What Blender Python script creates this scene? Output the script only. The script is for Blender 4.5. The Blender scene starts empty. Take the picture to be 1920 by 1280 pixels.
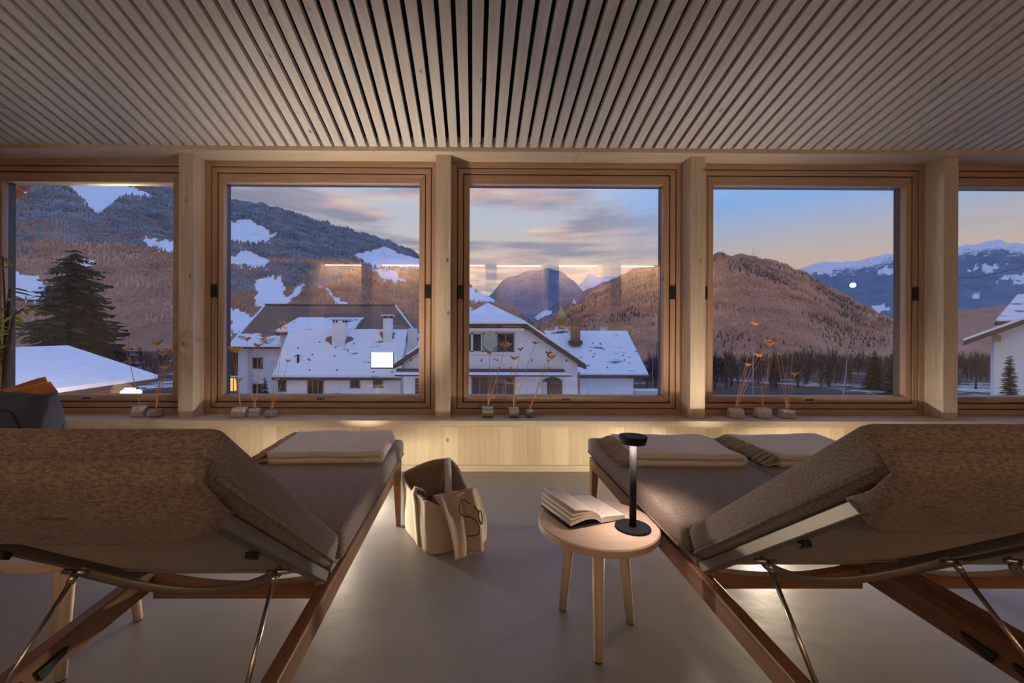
import bpy, bmesh, math, random
import numpy as np
from mathutils import Vector, Matrix, noise as mnoise

random.seed(7)
rng = np.random.default_rng(7)
SC = bpy.context.scene
COL = SC.collection

# ------------------------------------------------------------------ camera
F, PX, PY, CH = 800.0, 893.0, 622.0, 1.05          # focal length and principal point in a 1920x1280 frame, eye height
YAW, ROLL = math.radians(0.40), math.radians(0.20)
cam_data = bpy.data.cameras.new('camera')
cam_data.sensor_width = 36.0
cam_data.lens = F * 36.0 / 1920.0
cam_data.shift_x = (960.0 - PX) / 1920.0
cam_data.shift_y = (PY - 640.0) / 1920.0
cam_data.clip_start = 0.05
cam_data.clip_end = 30000
cam = bpy.data.objects.new('camera', cam_data)
COL.objects.link(cam)
cam.location = (0, 0, CH)
CAMROT = Matrix.Rotation(-YAW, 3, 'Z') @ Matrix.Rotation(math.radians(90), 3, 'X') @ Matrix.Rotation(ROLL, 3, 'Z')
cam.rotation_euler = CAMROT.to_euler()
SC.camera = cam


def at(px, py, d):
    """world point at distance d in front of the camera that the photograph shows at (px, py)"""
    v = CAMROT @ Vector(((px - PX) / F, -(py - PY) / F, -1.0))
    v *= d / v.y
    return Vector((v.x, v.y, v.z + CH))


CI = CAMROT.inverted()


def proj(p):
    v = CI @ (Vector(p) - Vector((0, 0, CH)))
    return PX + F * v.x / -v.z, PY - F * v.y / -v.z


# ------------------------------------------------------------------ node helpers
def newmat(name):
    m = bpy.data.materials.new(name)
    m.use_nodes = True
    nt = m.node_tree
    for n in list(nt.nodes):
        nt.nodes.remove(n)
    out = nt.nodes.new('ShaderNodeOutputMaterial')
    return m, nt, out


def nd(nt, t, **kw):
    n = nt.nodes.new(t)
    for k, v in kw.items():
        if k in ('operation', 'blend_type', 'data_type', 'feature', 'attribute_name', 'wave_type', 'bands_direction', 'interpolation', 'noise_dimensions', 'attribute_type'):
            setattr(n, k, v)
        else:
            n.inputs[k].default_value = v
    return n


def ramp(nt, fac, stops):
    r = nt.nodes.new('ShaderNodeValToRGB')
    e = r.color_ramp.elements
    e[0].position, e[0].color = stops[0][0], (*stops[0][1], 1)
    e[1].position, e[1].color = stops[-1][0], (*stops[-1][1], 1)
    for p, c in stops[1:-1]:
        q = e.new(p)
        q.color = (*c, 1)
    nt.links.new(fac, r.inputs[0])
    return r.outputs[0]


def mixc(nt, fac, a, b, blend='MIX'):
    m = nt.nodes.new('ShaderNodeMix')
    m.data_type = 'RGBA'
    m.blend_type = blend
    for sock, v in ((m.inputs[0], fac), (m.inputs[6], a), (m.inputs[7], b)):
        if hasattr(v, 'links'):
            nt.links.new(v, sock)
        elif isinstance(v, (int, float)):
            sock.default_value = v
        else:
            sock.default_value = (*v, 1)
    return m.outputs[2]


def math_(nt, op, a, b=0.0, clamp=False):
    m = nt.nodes.new('ShaderNodeMath')
    m.operation = op
    m.use_clamp = clamp
    for s, v in ((m.inputs[0], a), (m.inputs[1], b)):
        if hasattr(v, 'links'):
            nt.links.new(v, s)
        else:
            s.default_value = v
    return m.outputs[0]


# ------------------------------------------------------------------ world: dusk sky with drifting cloud
world = bpy.data.worlds.new('dusk_sky')
SC.world = world
world.use_nodes = True
wt = world.node_tree
for n in list(wt.nodes):
    wt.nodes.remove(n)
wo = wt.nodes.new('ShaderNodeOutputWorld')
bg = wt.nodes.new('ShaderNodeBackground')
tc = wt.nodes.new('ShaderNodeTexCoord')
sep = wt.nodes.new('ShaderNodeSeparateXYZ')
wt.links.new(tc.outputs['Generated'], sep.inputs[0])
clear = ramp(wt, sep.outputs[2], [(0.0, (.44, .31, .26)), (.06, (.46, .32, .26)), (.124, (.44, .32, .26)), (.18, (.33, .32, .36)), (.245, (.19, .32, .56)), (.36, (.18, .37, .80)), (1.0, (.17, .38, .96))])
zc = math_(wt, 'MAXIMUM', sep.outputs[2], .02)
inv = math_(wt, 'DIVIDE', 1.0, math_(wt, 'ADD', zc, .10))
vm = wt.nodes.new('ShaderNodeCombineXYZ')
wt.links.new(math_(wt, 'MULTIPLY', math_(wt, 'MULTIPLY', sep.outputs[0], inv), .42), vm.inputs[0])
wt.links.new(math_(wt, 'MULTIPLY', inv, 1.0), vm.inputs[1])
cn = nd(wt, 'ShaderNodeTexNoise', Scale=1.9, Detail=6.0, Roughness=.55, Distortion=.5)
wt.links.new(vm.outputs[0], cn.inputs['Vector'])
cloudf = ramp(wt, cn.outputs['Fac'], [(.43, (0, 0, 0)), (.55, (1, 1, 1))])
side = ramp(wt, math_(wt, 'ADD', math_(wt, 'MULTIPLY', sep.outputs[0], 1.0), .5), [(.0, (1, 1, 1)), (.76, (.92, .92, .92)), (.96, (.10, .10, .10)), (1.0, (.08, .08, .08))])
cn2 = nd(wt, 'ShaderNodeTexNoise', Scale=2.6, Detail=4.0)
wt.links.new(vm.outputs[0], cn2.inputs['Vector'])
cloudc = ramp(wt, cn2.outputs['Fac'], [(.36, (.18, .18, .25)), (.48, (.24, .23, .29)), (.57, (.45, .31, .31)), (.68, (.58, .47, .36))])
warm = mixc(wt, side, clear, (.56, .46, .35))
warm2 = ramp(wt, sep.outputs[2], [(.05, (1, 1, 1)), (.30, (.75, .75, .75)), (.5, (0, 0, 0))])
base = mixc(wt, math_(wt, 'MULTIPLY', math_(wt, 'MULTIPLY', warm2, side), .75), clear, warm)
cf = math_(wt, 'MULTIPLY', math_(wt, 'MULTIPLY', cloudf, side), .95)
skyc = mixc(wt, cf, base, cloudc)
wt.links.new(skyc, bg.inputs['Color'])
bg.inputs['Strength'].default_value = 1.2
wt.links.new(bg.outputs[0], wo.inputs[0])

SC.view_settings.view_transform = 'Standard'
SC.view_settings.look = 'None'
SC.view_settings.exposure = 0.5
SC.view_settings.gamma = 1.0
SC.view_settings.use_curve_mapping = False

WARM = (1.0, .66, .34)


# ------------------------------------------------------------------ materials
def simple(name, col, rough=.6, metal=0.0, bump=0.0, bscale=60, var=0.0, vscale=4, spec=.5, sheen=0.0):
    m, nt, out = newmat(name)
    b = nd(nt, 'ShaderNodeBsdfPrincipled', Roughness=rough, Metallic=metal)
    b.inputs['Specular IOR Level'].default_value = spec
    if sheen:
        b.inputs['Sheen Weight'].default_value = sheen
    b.inputs['Base Color'].default_value = (*col, 1)
    nt.links.new(b.outputs[0], out.inputs[0])
    if var or bump:
        t = nt.nodes.new('ShaderNodeTexCoord')
        n = nd(nt, 'ShaderNodeTexNoise', Scale=vscale, Detail=5.0)
        nt.links.new(t.outputs['Object'], n.inputs['Vector'])
        c = ramp(nt, n.outputs['Fac'], [(.3, tuple(x * (1 - var) for x in col)), (.7, tuple(min(1, x * (1 + var)) for x in col))])
        nt.links.new(c, b.inputs['Base Color'])
        if bump:
            n2 = nd(nt, 'ShaderNodeTexNoise', Scale=bscale, Detail=4.0)
            nt.links.new(t.outputs['Object'], n2.inputs['Vector'])
            bp = nd(nt, 'ShaderNodeBump', Strength=bump, Distance=.01)
            nt.links.new(n2.outputs['Fac'], bp.inputs['Height'])
            nt.links.new(bp.outputs[0], b.inputs['Normal'])
    return m


def wood(name, c1, c2, axis='Z', rough=.55, knots=.5, knotcol=(.16, .09, .05), grain=38.0, boards=0.0):
    """grain runs along axis; knots are scattered dark ovals; boards = width of glued strips across x"""
    m, nt, out = newmat(name)
    b = nd(nt, 'ShaderNodeBsdfPrincipled', Roughness=rough)
    nt.links.new(b.outputs[0], out.inputs[0])
    t = nt.nodes.new('ShaderNodeTexCoord')
    oi = nt.nodes.new('ShaderNodeObjectInfo')
    off = nt.nodes.new('ShaderNodeVectorMath')
    off.operation = 'ADD'
    mul = nt.nodes.new('ShaderNodeVectorMath')
    mul.operation = 'SCALE'
    mul.inputs[0].default_value = (37, 51, 23)
    nt.links.new(oi.outputs['Random'], mul.inputs['Scale'])
    nt.links.new(t.outputs['Object'], off.inputs[0])
    nt.links.new(mul.outputs[0], off.inputs[1])
    s = {'X': (.05, 1, 1), 'Y': (1, .05, 1), 'Z': (1, 1, .05)}[axis]
    mp = nt.nodes.new('ShaderNodeMapping')
    mp.inputs['Scale'].default_value = s
    nt.links.new(off.outputs[0], mp.inputs[0])
    n = nd(nt, 'ShaderNodeTexNoise', Scale=grain, Detail=6.0, Roughness=.6, Distortion=.4)
    nt.links.new(mp.outputs[0], n.inputs['Vector'])
    c = ramp(nt, n.outputs['Fac'], [(.32, c1), (.68, c2)])
    if boards:
        sx = nt.nodes.new('ShaderNodeSeparateXYZ')
        nt.links.new(off.outputs[0], sx.inputs[0])
        fl = math_(nt, 'FLOOR', math_(nt, 'DIVIDE', sx.outputs[0], boards))
        wn = nd(nt, 'ShaderNodeTexWhiteNoise', noise_dimensions='1D')
        nt.links.new(fl, wn.inputs['W'])
        c = mixc(nt, .55, c, mixc(nt, wn.outputs['Value'], tuple(x * .80 for x in c1), tuple(min(1, x * 1.12) for x in c2)))
        fr = math_(nt, 'FRACT', math_(nt, 'DIVIDE', sx.outputs[0], boards))
        edge = math_(nt, 'LESS_THAN', fr, .03)
        c = mixc(nt, math_(nt, 'MULTIPLY', edge, .3), c, tuple(x * .5 for x in c1))
    if knots:
        k = {'X': (.6, 0, 1), 'Y': (1, .6, 0), 'Z': (1, 0, .6)}[axis]
        mk = nt.nodes.new('ShaderNodeMapping')
        mk.inputs['Scale'].default_value = k
        nt.links.new(off.outputs[0], mk.inputs[0])
        nz = nd(nt, 'ShaderNodeTexNoise', Scale=30.0)
        nt.links.new(off.outputs[0], nz.inputs['Vector'])
        v = nd(nt, 'ShaderNodeTexVoronoi', Scale=9.0)
        nt.links.new(mk.outputs[0], v.inputs['Vector'])
        sepc = nt.nodes.new('ShaderNodeSeparateColor')
        nt.links.new(v.outputs['Color'], sepc.inputs[0])
        dist = math_(nt, 'ADD', v.outputs['Distance'], math_(nt, 'MULTIPLY', nz.outputs['Fac'], .08))
        spot = ramp(nt, dist, [(.09, (1, 1, 1)), (.17, (0, 0, 0))])
        pick = math_(nt, 'GREATER_THAN', sepc.outputs[0], 1 - knots)
        c = mixc(nt, math_(nt, 'MULTIPLY', math_(nt, 'MULTIPLY', spot, pick), .8), c, knotcol)
    nt.links.new(c, b.inputs['Base Color'])
    bp = nd(nt, 'ShaderNodeBump', Strength=.12, Distance=.004)
    nt.links.new(n.outputs['Fac'], bp.inputs['Height'])
    nt.links.new(bp.outputs[0], b.inputs['Normal'])
    return m


def fabric(name, c1, c2, scale=350, rough=.95, bump=.35, big=.25):
    m, nt, out = newmat(name)
    b = nd(nt, 'ShaderNodeBsdfPrincipled', Roughness=rough)
    b.inputs['Specular IOR Level'].default_value = .15
    b.inputs['Sheen Weight'].default_value = .15
    nt.links.new(b.outputs[0], out.inputs[0])
    t = nt.nodes.new('ShaderNodeTexCoord')
    mp = nt.nodes.new('ShaderNodeMapping')
    mp.inputs['Scale'].default_value = (.45, 1, 1)
    nt.links.new(t.outputs['Object'], mp.inputs[0])
    n = nd(nt, 'ShaderNodeTexNoise', Scale=scale, Detail=3.0, Roughness=.7)
    nt.links.new(mp.outputs[0], n.inputs['Vector'])
    c = ramp(nt, n.outputs['Fac'], [(.35, c1), (.65, c2)])
    n2 = nd(nt, 'ShaderNodeTexNoise', Scale=9.0, Detail=3.0)
    nt.links.new(t.outputs['Object'], n2.inputs['Vector'])
    c = mixc(nt, math_(nt, 'MULTIPLY', n2.outputs['Fac'], big), c, c1)
    nt.links.new(c, b.inputs['Base Color'])
    bp = nd(nt, 'ShaderNodeBump', Strength=bump, Distance=.003)
    nt.links.new(n.outputs['Fac'], bp.inputs['Height'])
    nt.links.new(bp.outputs[0], b.inputs['Normal'])
    return m


def emit(name, col, s):
    m, nt, out = newmat(name)
    e = nd(nt, 'ShaderNodeEmission', Strength=s)
    e.inputs[0].default_value = (*col, 1)
    nt.links.new(e.outputs[0], out.inputs[0])
    return m


def glassmat(name, ior=1.55, tint=(.97, .99, 1.0)):
    m, nt, out = newmat(name)
    tr = nt.nodes.new('ShaderNodeBsdfTransparent')
    tr.inputs[0].default_value = (*tint, 1)
    gl = nd(nt, 'ShaderNodeBsdfGlossy', Roughness=.0)
    lw = nd(nt, 'ShaderNodeLayerWeight', Blend=.5)
    f0 = ((ior - 1) / (ior + 1)) ** 2
    sch = math_(nt, 'ADD', math_(nt, 'MULTIPLY', math_(nt, 'POWER', lw.outputs['Facing'], 5.0), 1 - f0), f0)
    mx = nt.nodes.new('ShaderNodeMixShader')
    nt.links.new(sch, mx.inputs[0])
    nt.links.new(tr.outputs[0], mx.inputs[1])
    nt.links.new(gl.outputs[0], mx.inputs[2])
    nt.links.new(mx.outputs[0], out.inputs[0])
    return m


def roofmat(name, tile=(.13, .08, .06), lo=None, patch=.36, rows=9.0):
    """snow over rows of tiles: faint rows show through, bare tiles in scattered holes; lo=(z0,z1): snow below z0 thinning to bare at z1"""
    m, nt, out = newmat(name)
    b = nd(nt, 'ShaderNodeBsdfPrincipled', Roughness=.75)
    nt.links.new(b.outputs[0], out.inputs[0])
    t = nt.nodes.new('ShaderNodeTexCoord')
    s = nt.nodes.new('ShaderNodeSeparateXYZ')
    nt.links.new(t.outputs['Object'], s.inputs[0])
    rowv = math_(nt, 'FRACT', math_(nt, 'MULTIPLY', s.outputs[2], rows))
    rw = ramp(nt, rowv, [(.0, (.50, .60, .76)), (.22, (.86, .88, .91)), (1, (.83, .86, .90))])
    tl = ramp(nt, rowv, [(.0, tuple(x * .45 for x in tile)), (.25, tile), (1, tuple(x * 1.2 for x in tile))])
    mp = nt.nodes.new('ShaderNodeMapping')
    mp.inputs['Scale'].default_value = (.35, .35, 1.6)
    nt.links.new(t.outputs['Object'], mp.inputs[0])
    n = nd(nt, 'ShaderNodeTexNoise', Scale=1.5, Detail=5.0, Roughness=.65)
    nt.links.new(mp.outputs[0], n.inputs['Vector'])
    f = math_(nt, 'MULTIPLY', math_(nt, 'SUBTRACT', n.outputs['Fac'], patch), 14.0, True)
    if lo:
        h = math_(nt, 'DIVIDE', math_(nt, 'SUBTRACT', lo[1], s.outputs[2]), lo[1] - lo[0])
        h = math_(nt, 'ADD', h, math_(nt, 'MULTIPLY', math_(nt, 'SUBTRACT', n.outputs['Fac'], .5), 2.2))
        f = math_(nt, 'MULTIPLY', math_(nt, 'SUBTRACT', h, .45), 8.0, True)
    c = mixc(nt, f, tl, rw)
    nt.links.new(c, b.inputs['Base Color'])
    return m


def hillmat(name, forest1, forest2, snow=(.82, .85, .90), fscale=.02):
    m, nt, out = newmat(name)
    b = nd(nt, 'ShaderNodeBsdfPrincipled', Roughness=.95)
    b.inputs['Specular IOR Level'].default_value = .1
    nt.links.new(b.outputs[0], out.inputs[0])
    t = nt.nodes.new('ShaderNodeTexCoord')
    n = nd(nt, 'ShaderNodeTexNoise', Scale=fscale, Detail=8.0, Roughness=.75)
    nt.links.new(t.outputs['Object'], n.inputs['Vector'])
    c = ramp(nt, n.outputs['Fac'], [(.35, forest1), (.66, forest2)])
    a = nd(nt, 'ShaderNodeAttribute', attribute_name='snow')
    n2 = nd(nt, 'ShaderNodeTexNoise', Scale=fscale * 1.4, Detail=8.0, Roughness=.8)
    nt.links.new(t.outputs['Object'], n2.inputs['Vector'])
    f = math_(nt, 'MULTIPLY', math_(nt, 'SUBTRACT', math_(nt, 'ADD', a.outputs['Fac'], math_(nt, 'MULTIPLY', math_(nt, 'SUBTRACT', n2.outputs['Fac'], .5), 2.2)), .55), 5.0, True)
    nt.links.new(mixc(nt, f, c, snow), b.inputs['Base Color'])
    return m


M = {}
M['spruce_wall'] = wood('spruce_panel', (.60, .49, .34), (.76, .65, .48), 'Z', knots=.6, boards=.105)
M['spruce_post'] = wood('spruce_post', (.52, .44, .35), (.68, .60, .49), 'Z', knots=.7)
M['spruce_beam'] = wood('spruce_beam', (.53, .45, .35), (.68, .59, .47), 'X', knots=.3)
M['slat'] = wood('whitened_slat', (.58, .55, .54), (.72, .69, .67), 'Y', knots=.28, knotcol=(.12, .10, .09))
M['frame'] = wood('larch_frame', (.38, .255, .18), (.50, .345, .25), 'X', knots=.08, grain=60)
M['frame_v'] = wood('larch_frame_upright', (.38, .255, .18), (.50, .345, .25), 'Z', knots=.08, grain=60)
M['birch'] = wood('pale_birch', (.66, .52, .42), (.76, .62, .50), 'X', knots=.1, grain=25, knotcol=(.35, .22, .16))
M['birch_leg'] = wood('pale_birch_leg', (.60, .50, .40), (.72, .60, .48), 'Z', knots=.0, grain=25)
M['teak'] = wood('oiled_teak', (.20, .095, .045), (.34, .175, .085), 'Y', rough=.45, knots=.0, grain=45)
M['teak_x'] = wood('oiled_teak_crossbar', (.20, .095, .045), (.34, .175, .085), 'X', rough=.45, knots=.0, grain=45)
M['fabric'] = fabric('taupe_heather', (.20, .165, .15), (.50, .43, .395), 260)
M['blanket'] = fabric('cream_wool', (.72, .67, .60), (.86, .81, .74), 240, big=.15)
M['fringe'] = fabric('taupe_fringe', (.42, .34, .27), (.60, .51, .42), 120)
M['canvas'] = fabric('natural_canvas', (.56, .49, .39), (.72, .64, .52), 500, bump=.2)
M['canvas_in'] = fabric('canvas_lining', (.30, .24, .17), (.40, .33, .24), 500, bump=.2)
M['towel'] = fabric('beige_cloth', (.50, .40, .30), (.66, .54, .42), 300, bump=.5)
M['navy'] = fabric('navy_nylon', (.06, .075, .125), (.11, .13, .20), 300)
M['leather'] = simple('tan_leather', (.55, .22, .07), .5, var=.25, vscale=8)
M['sling'] = fabric('grey_sling', (.30, .28, .255), (.42, .395, .365), 600, rough=.7, bump=.1)
M['steel'] = simple('brushed_steel', (.55, .54, .52), .28, 1.0)
M['aluminium'] = simple('grey_aluminium', (.25, .23, .21), .45, .5)
M['black'] = simple('black_plastic', (.012, .012, .014), .5)
M['lamp_black'] = simple('matt_black_lacquer', (.014, .016, .022), .6, spec=.2)
M['dark'] = simple('dark_backing', (.02, .018, .017), .9)
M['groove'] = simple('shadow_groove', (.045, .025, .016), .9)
M['anthracite'] = simple('anthracite_aluminium', (.02, .026, .045), .35)
M['concrete_stone'] = simple('pale_stone', (.52, .49, .45), .85, bump=.4, bscale=90, var=.18, vscale=30)
M['steel_block'] = simple('cut_steel_block', (.50, .49, .46), .35, .7, var=.1)
M['grey_stone'] = simple('grey_pebble', (.30, .30, .30), .85, bump=.4, bscale=90, var=.2, vscale=40)
M['stem'] = simple('dry_stem', (.68, .36, .18), .8, var=.3, vscale=30)
M['bloom'] = simple('dried_bloom', (.88, .42, .15), .8, var=.3, vscale=60)
M['page'] = simple('book_paper', (.80, .76, .70), .8)
M['cover'] = simple('dark_book_cover', (.03, .035, .055), .5)
M['glass'] = glassmat('window_glass', 2.1)
M['glass_far'] = simple('dark_glass', (.03, .035, .05), .08)
M['plaster'] = simple('white_plaster', (.74, .75, .78), .9, var=.06, vscale=.8)
M['plaster_grey'] = simple('grey_plaster', (.56, .56, .57), .9, var=.08, vscale=.8)
M['dark_timber'] = wood('dark_timber', (.075, .045, .032), (.13, .08, .055), 'X', knots=0)
M['brown_timber'] = wood('brown_timber', (.24, .115, .055), (.33, .17, .085), 'Z', knots=0)
M['snow'] = simple('snow', (.84, .86, .90), .8, bump=.3, bscale=3, var=.05, vscale=2)
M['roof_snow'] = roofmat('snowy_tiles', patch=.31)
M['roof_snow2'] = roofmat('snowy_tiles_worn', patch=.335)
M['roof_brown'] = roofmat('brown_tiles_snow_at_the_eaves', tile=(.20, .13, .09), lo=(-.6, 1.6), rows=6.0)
M['bark'] = simple('bark', (.075, .055, .045), .95, var=.3, vscale=6)
M['birch_bark'] = simple('birch_bark', (.36, .33, .32), .9, var=.45, vscale=5)
M['spruce_needle'] = simple('spruce_needles', (.022, .038, .028), .9, var=.5, vscale=3)
M['larch'] = simple('bare_larch', (.58, .29, .17), .95, var=.45, vscale=.02)
M['fir'] = simple('frosted_fir', (.24, .255, .265), .95, var=.5, vscale=.02)
M['dark_fir'] = simple('dark_fir', (.13, .10, .085), .95, var=.4, vscale=.02)
M['brush'] = simple('bare_brush', (.085, .055, .05), .95, var=.4, vscale=.3)
M['leaf'] = simple('green_leaf', (.34, .38, .07), .5, var=.5, vscale=6)
M['pot'] = simple('grey_pot', (.30, .29, .28), .7)
M['soil'] = simple('potting_soil', (.04, .03, .02), .95)
M['copper'] = simple('copper_pipe', (.45, .17, .10), .4, .7)
M['gold'] = simple('gilt_dome', (.55, .38, .14), .5, .3)
M['pillow'] = fabric('ochre_pillow', (.55, .40, .20), (.66, .50, .27), 200)
M['bench_dark'] = simple('dark_bench', (.05, .035, .03), .6)
M['warm_wall'] = wood('warm_panel', (.56, .42, .29), (.68, .53, .38), 'Z', knots=.2, boards=.12)
M['led'] = emit('warm_led', WARM, 9.0)
M['bulb'] = emit('lamp_glow', (1, .74, .46), 4.0)
M['spot_lens'] = emit('spot_lens', (1, .85, .68), 1.6)
M['flood'] = emit('flood_lens', (1, .80, .48), 14.0)  # emitter of the lamp added for the glow by the garage
M['lit_window'] = emit('lit_window', (1, .55, .16), 1.1)
M['reflection_glow'] = emit('glowing_reflection', (1, .97, .92), 1.5)  # glowing panel in place of a bright reflection on the roof
M['stroke'] = simple('brown_lettering', (.20, .12, .075), .9)
M['blue_shutter'] = simple('faded_blue_shutter', (.15, .25, .30), .8)
M['pale_paint'] = simple('pale_paint', (.62, .60, .52), .8)


def floormat():
    m, nt, out = newmat('poured_grey_floor')
    b = nd(nt, 'ShaderNodeBsdfPrincipled')
    nt.links.new(b.outputs[0], out.inputs[0])
    t = nt.nodes.new('ShaderNodeTexCoord')
    n = nd(nt, 'ShaderNodeTexNoise', Scale=1.3, Detail=7.0, Roughness=.6)
    nt.links.new(t.outputs['Object'], n.inputs['Vector'])
    nt.links.new(ramp(nt, n.outputs['Fac'], [(.3, (.29, .285, .29)), (.7, (.38, .372, .375))]), b.inputs['Base Color'])
    nt.links.new(ramp(nt, n.outputs['Fac'], [(.3, (.34, .34, .34)), (.7, (.46, .46, .46))]), b.inputs['Roughness'])
    n2 = nd(nt, 'ShaderNodeTexNoise', Scale=14.0, Detail=5.0)
    nt.links.new(t.outputs['Object'], n2.inputs['Vector'])
    bp = nd(nt, 'ShaderNodeBump', Strength=.10, Distance=.01)
    nt.links.new(n2.outputs['Fac'], bp.inputs['Height'])
    nt.links.new(bp.outputs[0], b.inputs['Normal'])
    return m


M['floor'] = floormat()


def pagemat():
    m, nt, out = newmat('printed_page')
    b = nd(nt, 'ShaderNodeBsdfPrincipled', Roughness=.8)
    nt.links.new(b.outputs[0], out.inputs[0])
    t = nt.nodes.new('ShaderNodeTexCoord')
    s = nt.nodes.new('ShaderNodeSeparateXYZ')
    nt.links.new(t.outputs['Object'], s.inputs[0])
    fr = math_(nt, 'FRACT', math_(nt, 'MULTIPLY', s.outputs[1], 150.0))
    ln = math_(nt, 'LESS_THAN', fr, .38)
    inx = math_(nt, 'MULTIPLY', math_(nt, 'GREATER_THAN', math_(nt, 'ABSOLUTE', s.outputs[0]), .018), math_(nt, 'LESS_THAN', math_(nt, 'ABSOLUTE', s.outputs[0]), .09))
    iny = math_(nt, 'MULTIPLY', math_(nt, 'GREATER_THAN', s.outputs[1], .02), math_(nt, 'LESS_THAN', s.outputs[1], .178))
    n = nd(nt, 'ShaderNodeTexNoise', Scale=240.0)
    nt.links.new(t.outputs['Object'], n.inputs['Vector'])
    f = math_(nt, 'MULTIPLY', math_(nt, 'MULTIPLY', math_(nt, 'MULTIPLY', ln, inx), iny), math_(nt, 'GREATER_THAN', n.outputs['Fac'], .42))
    nt.links.new(mixc(nt, math_(nt, 'MULTIPLY', f, .5), (.80, .76, .70), (.25, .23, .22)), b.inputs['Base Color'])
    return m


M['print'] = pagemat()


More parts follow.
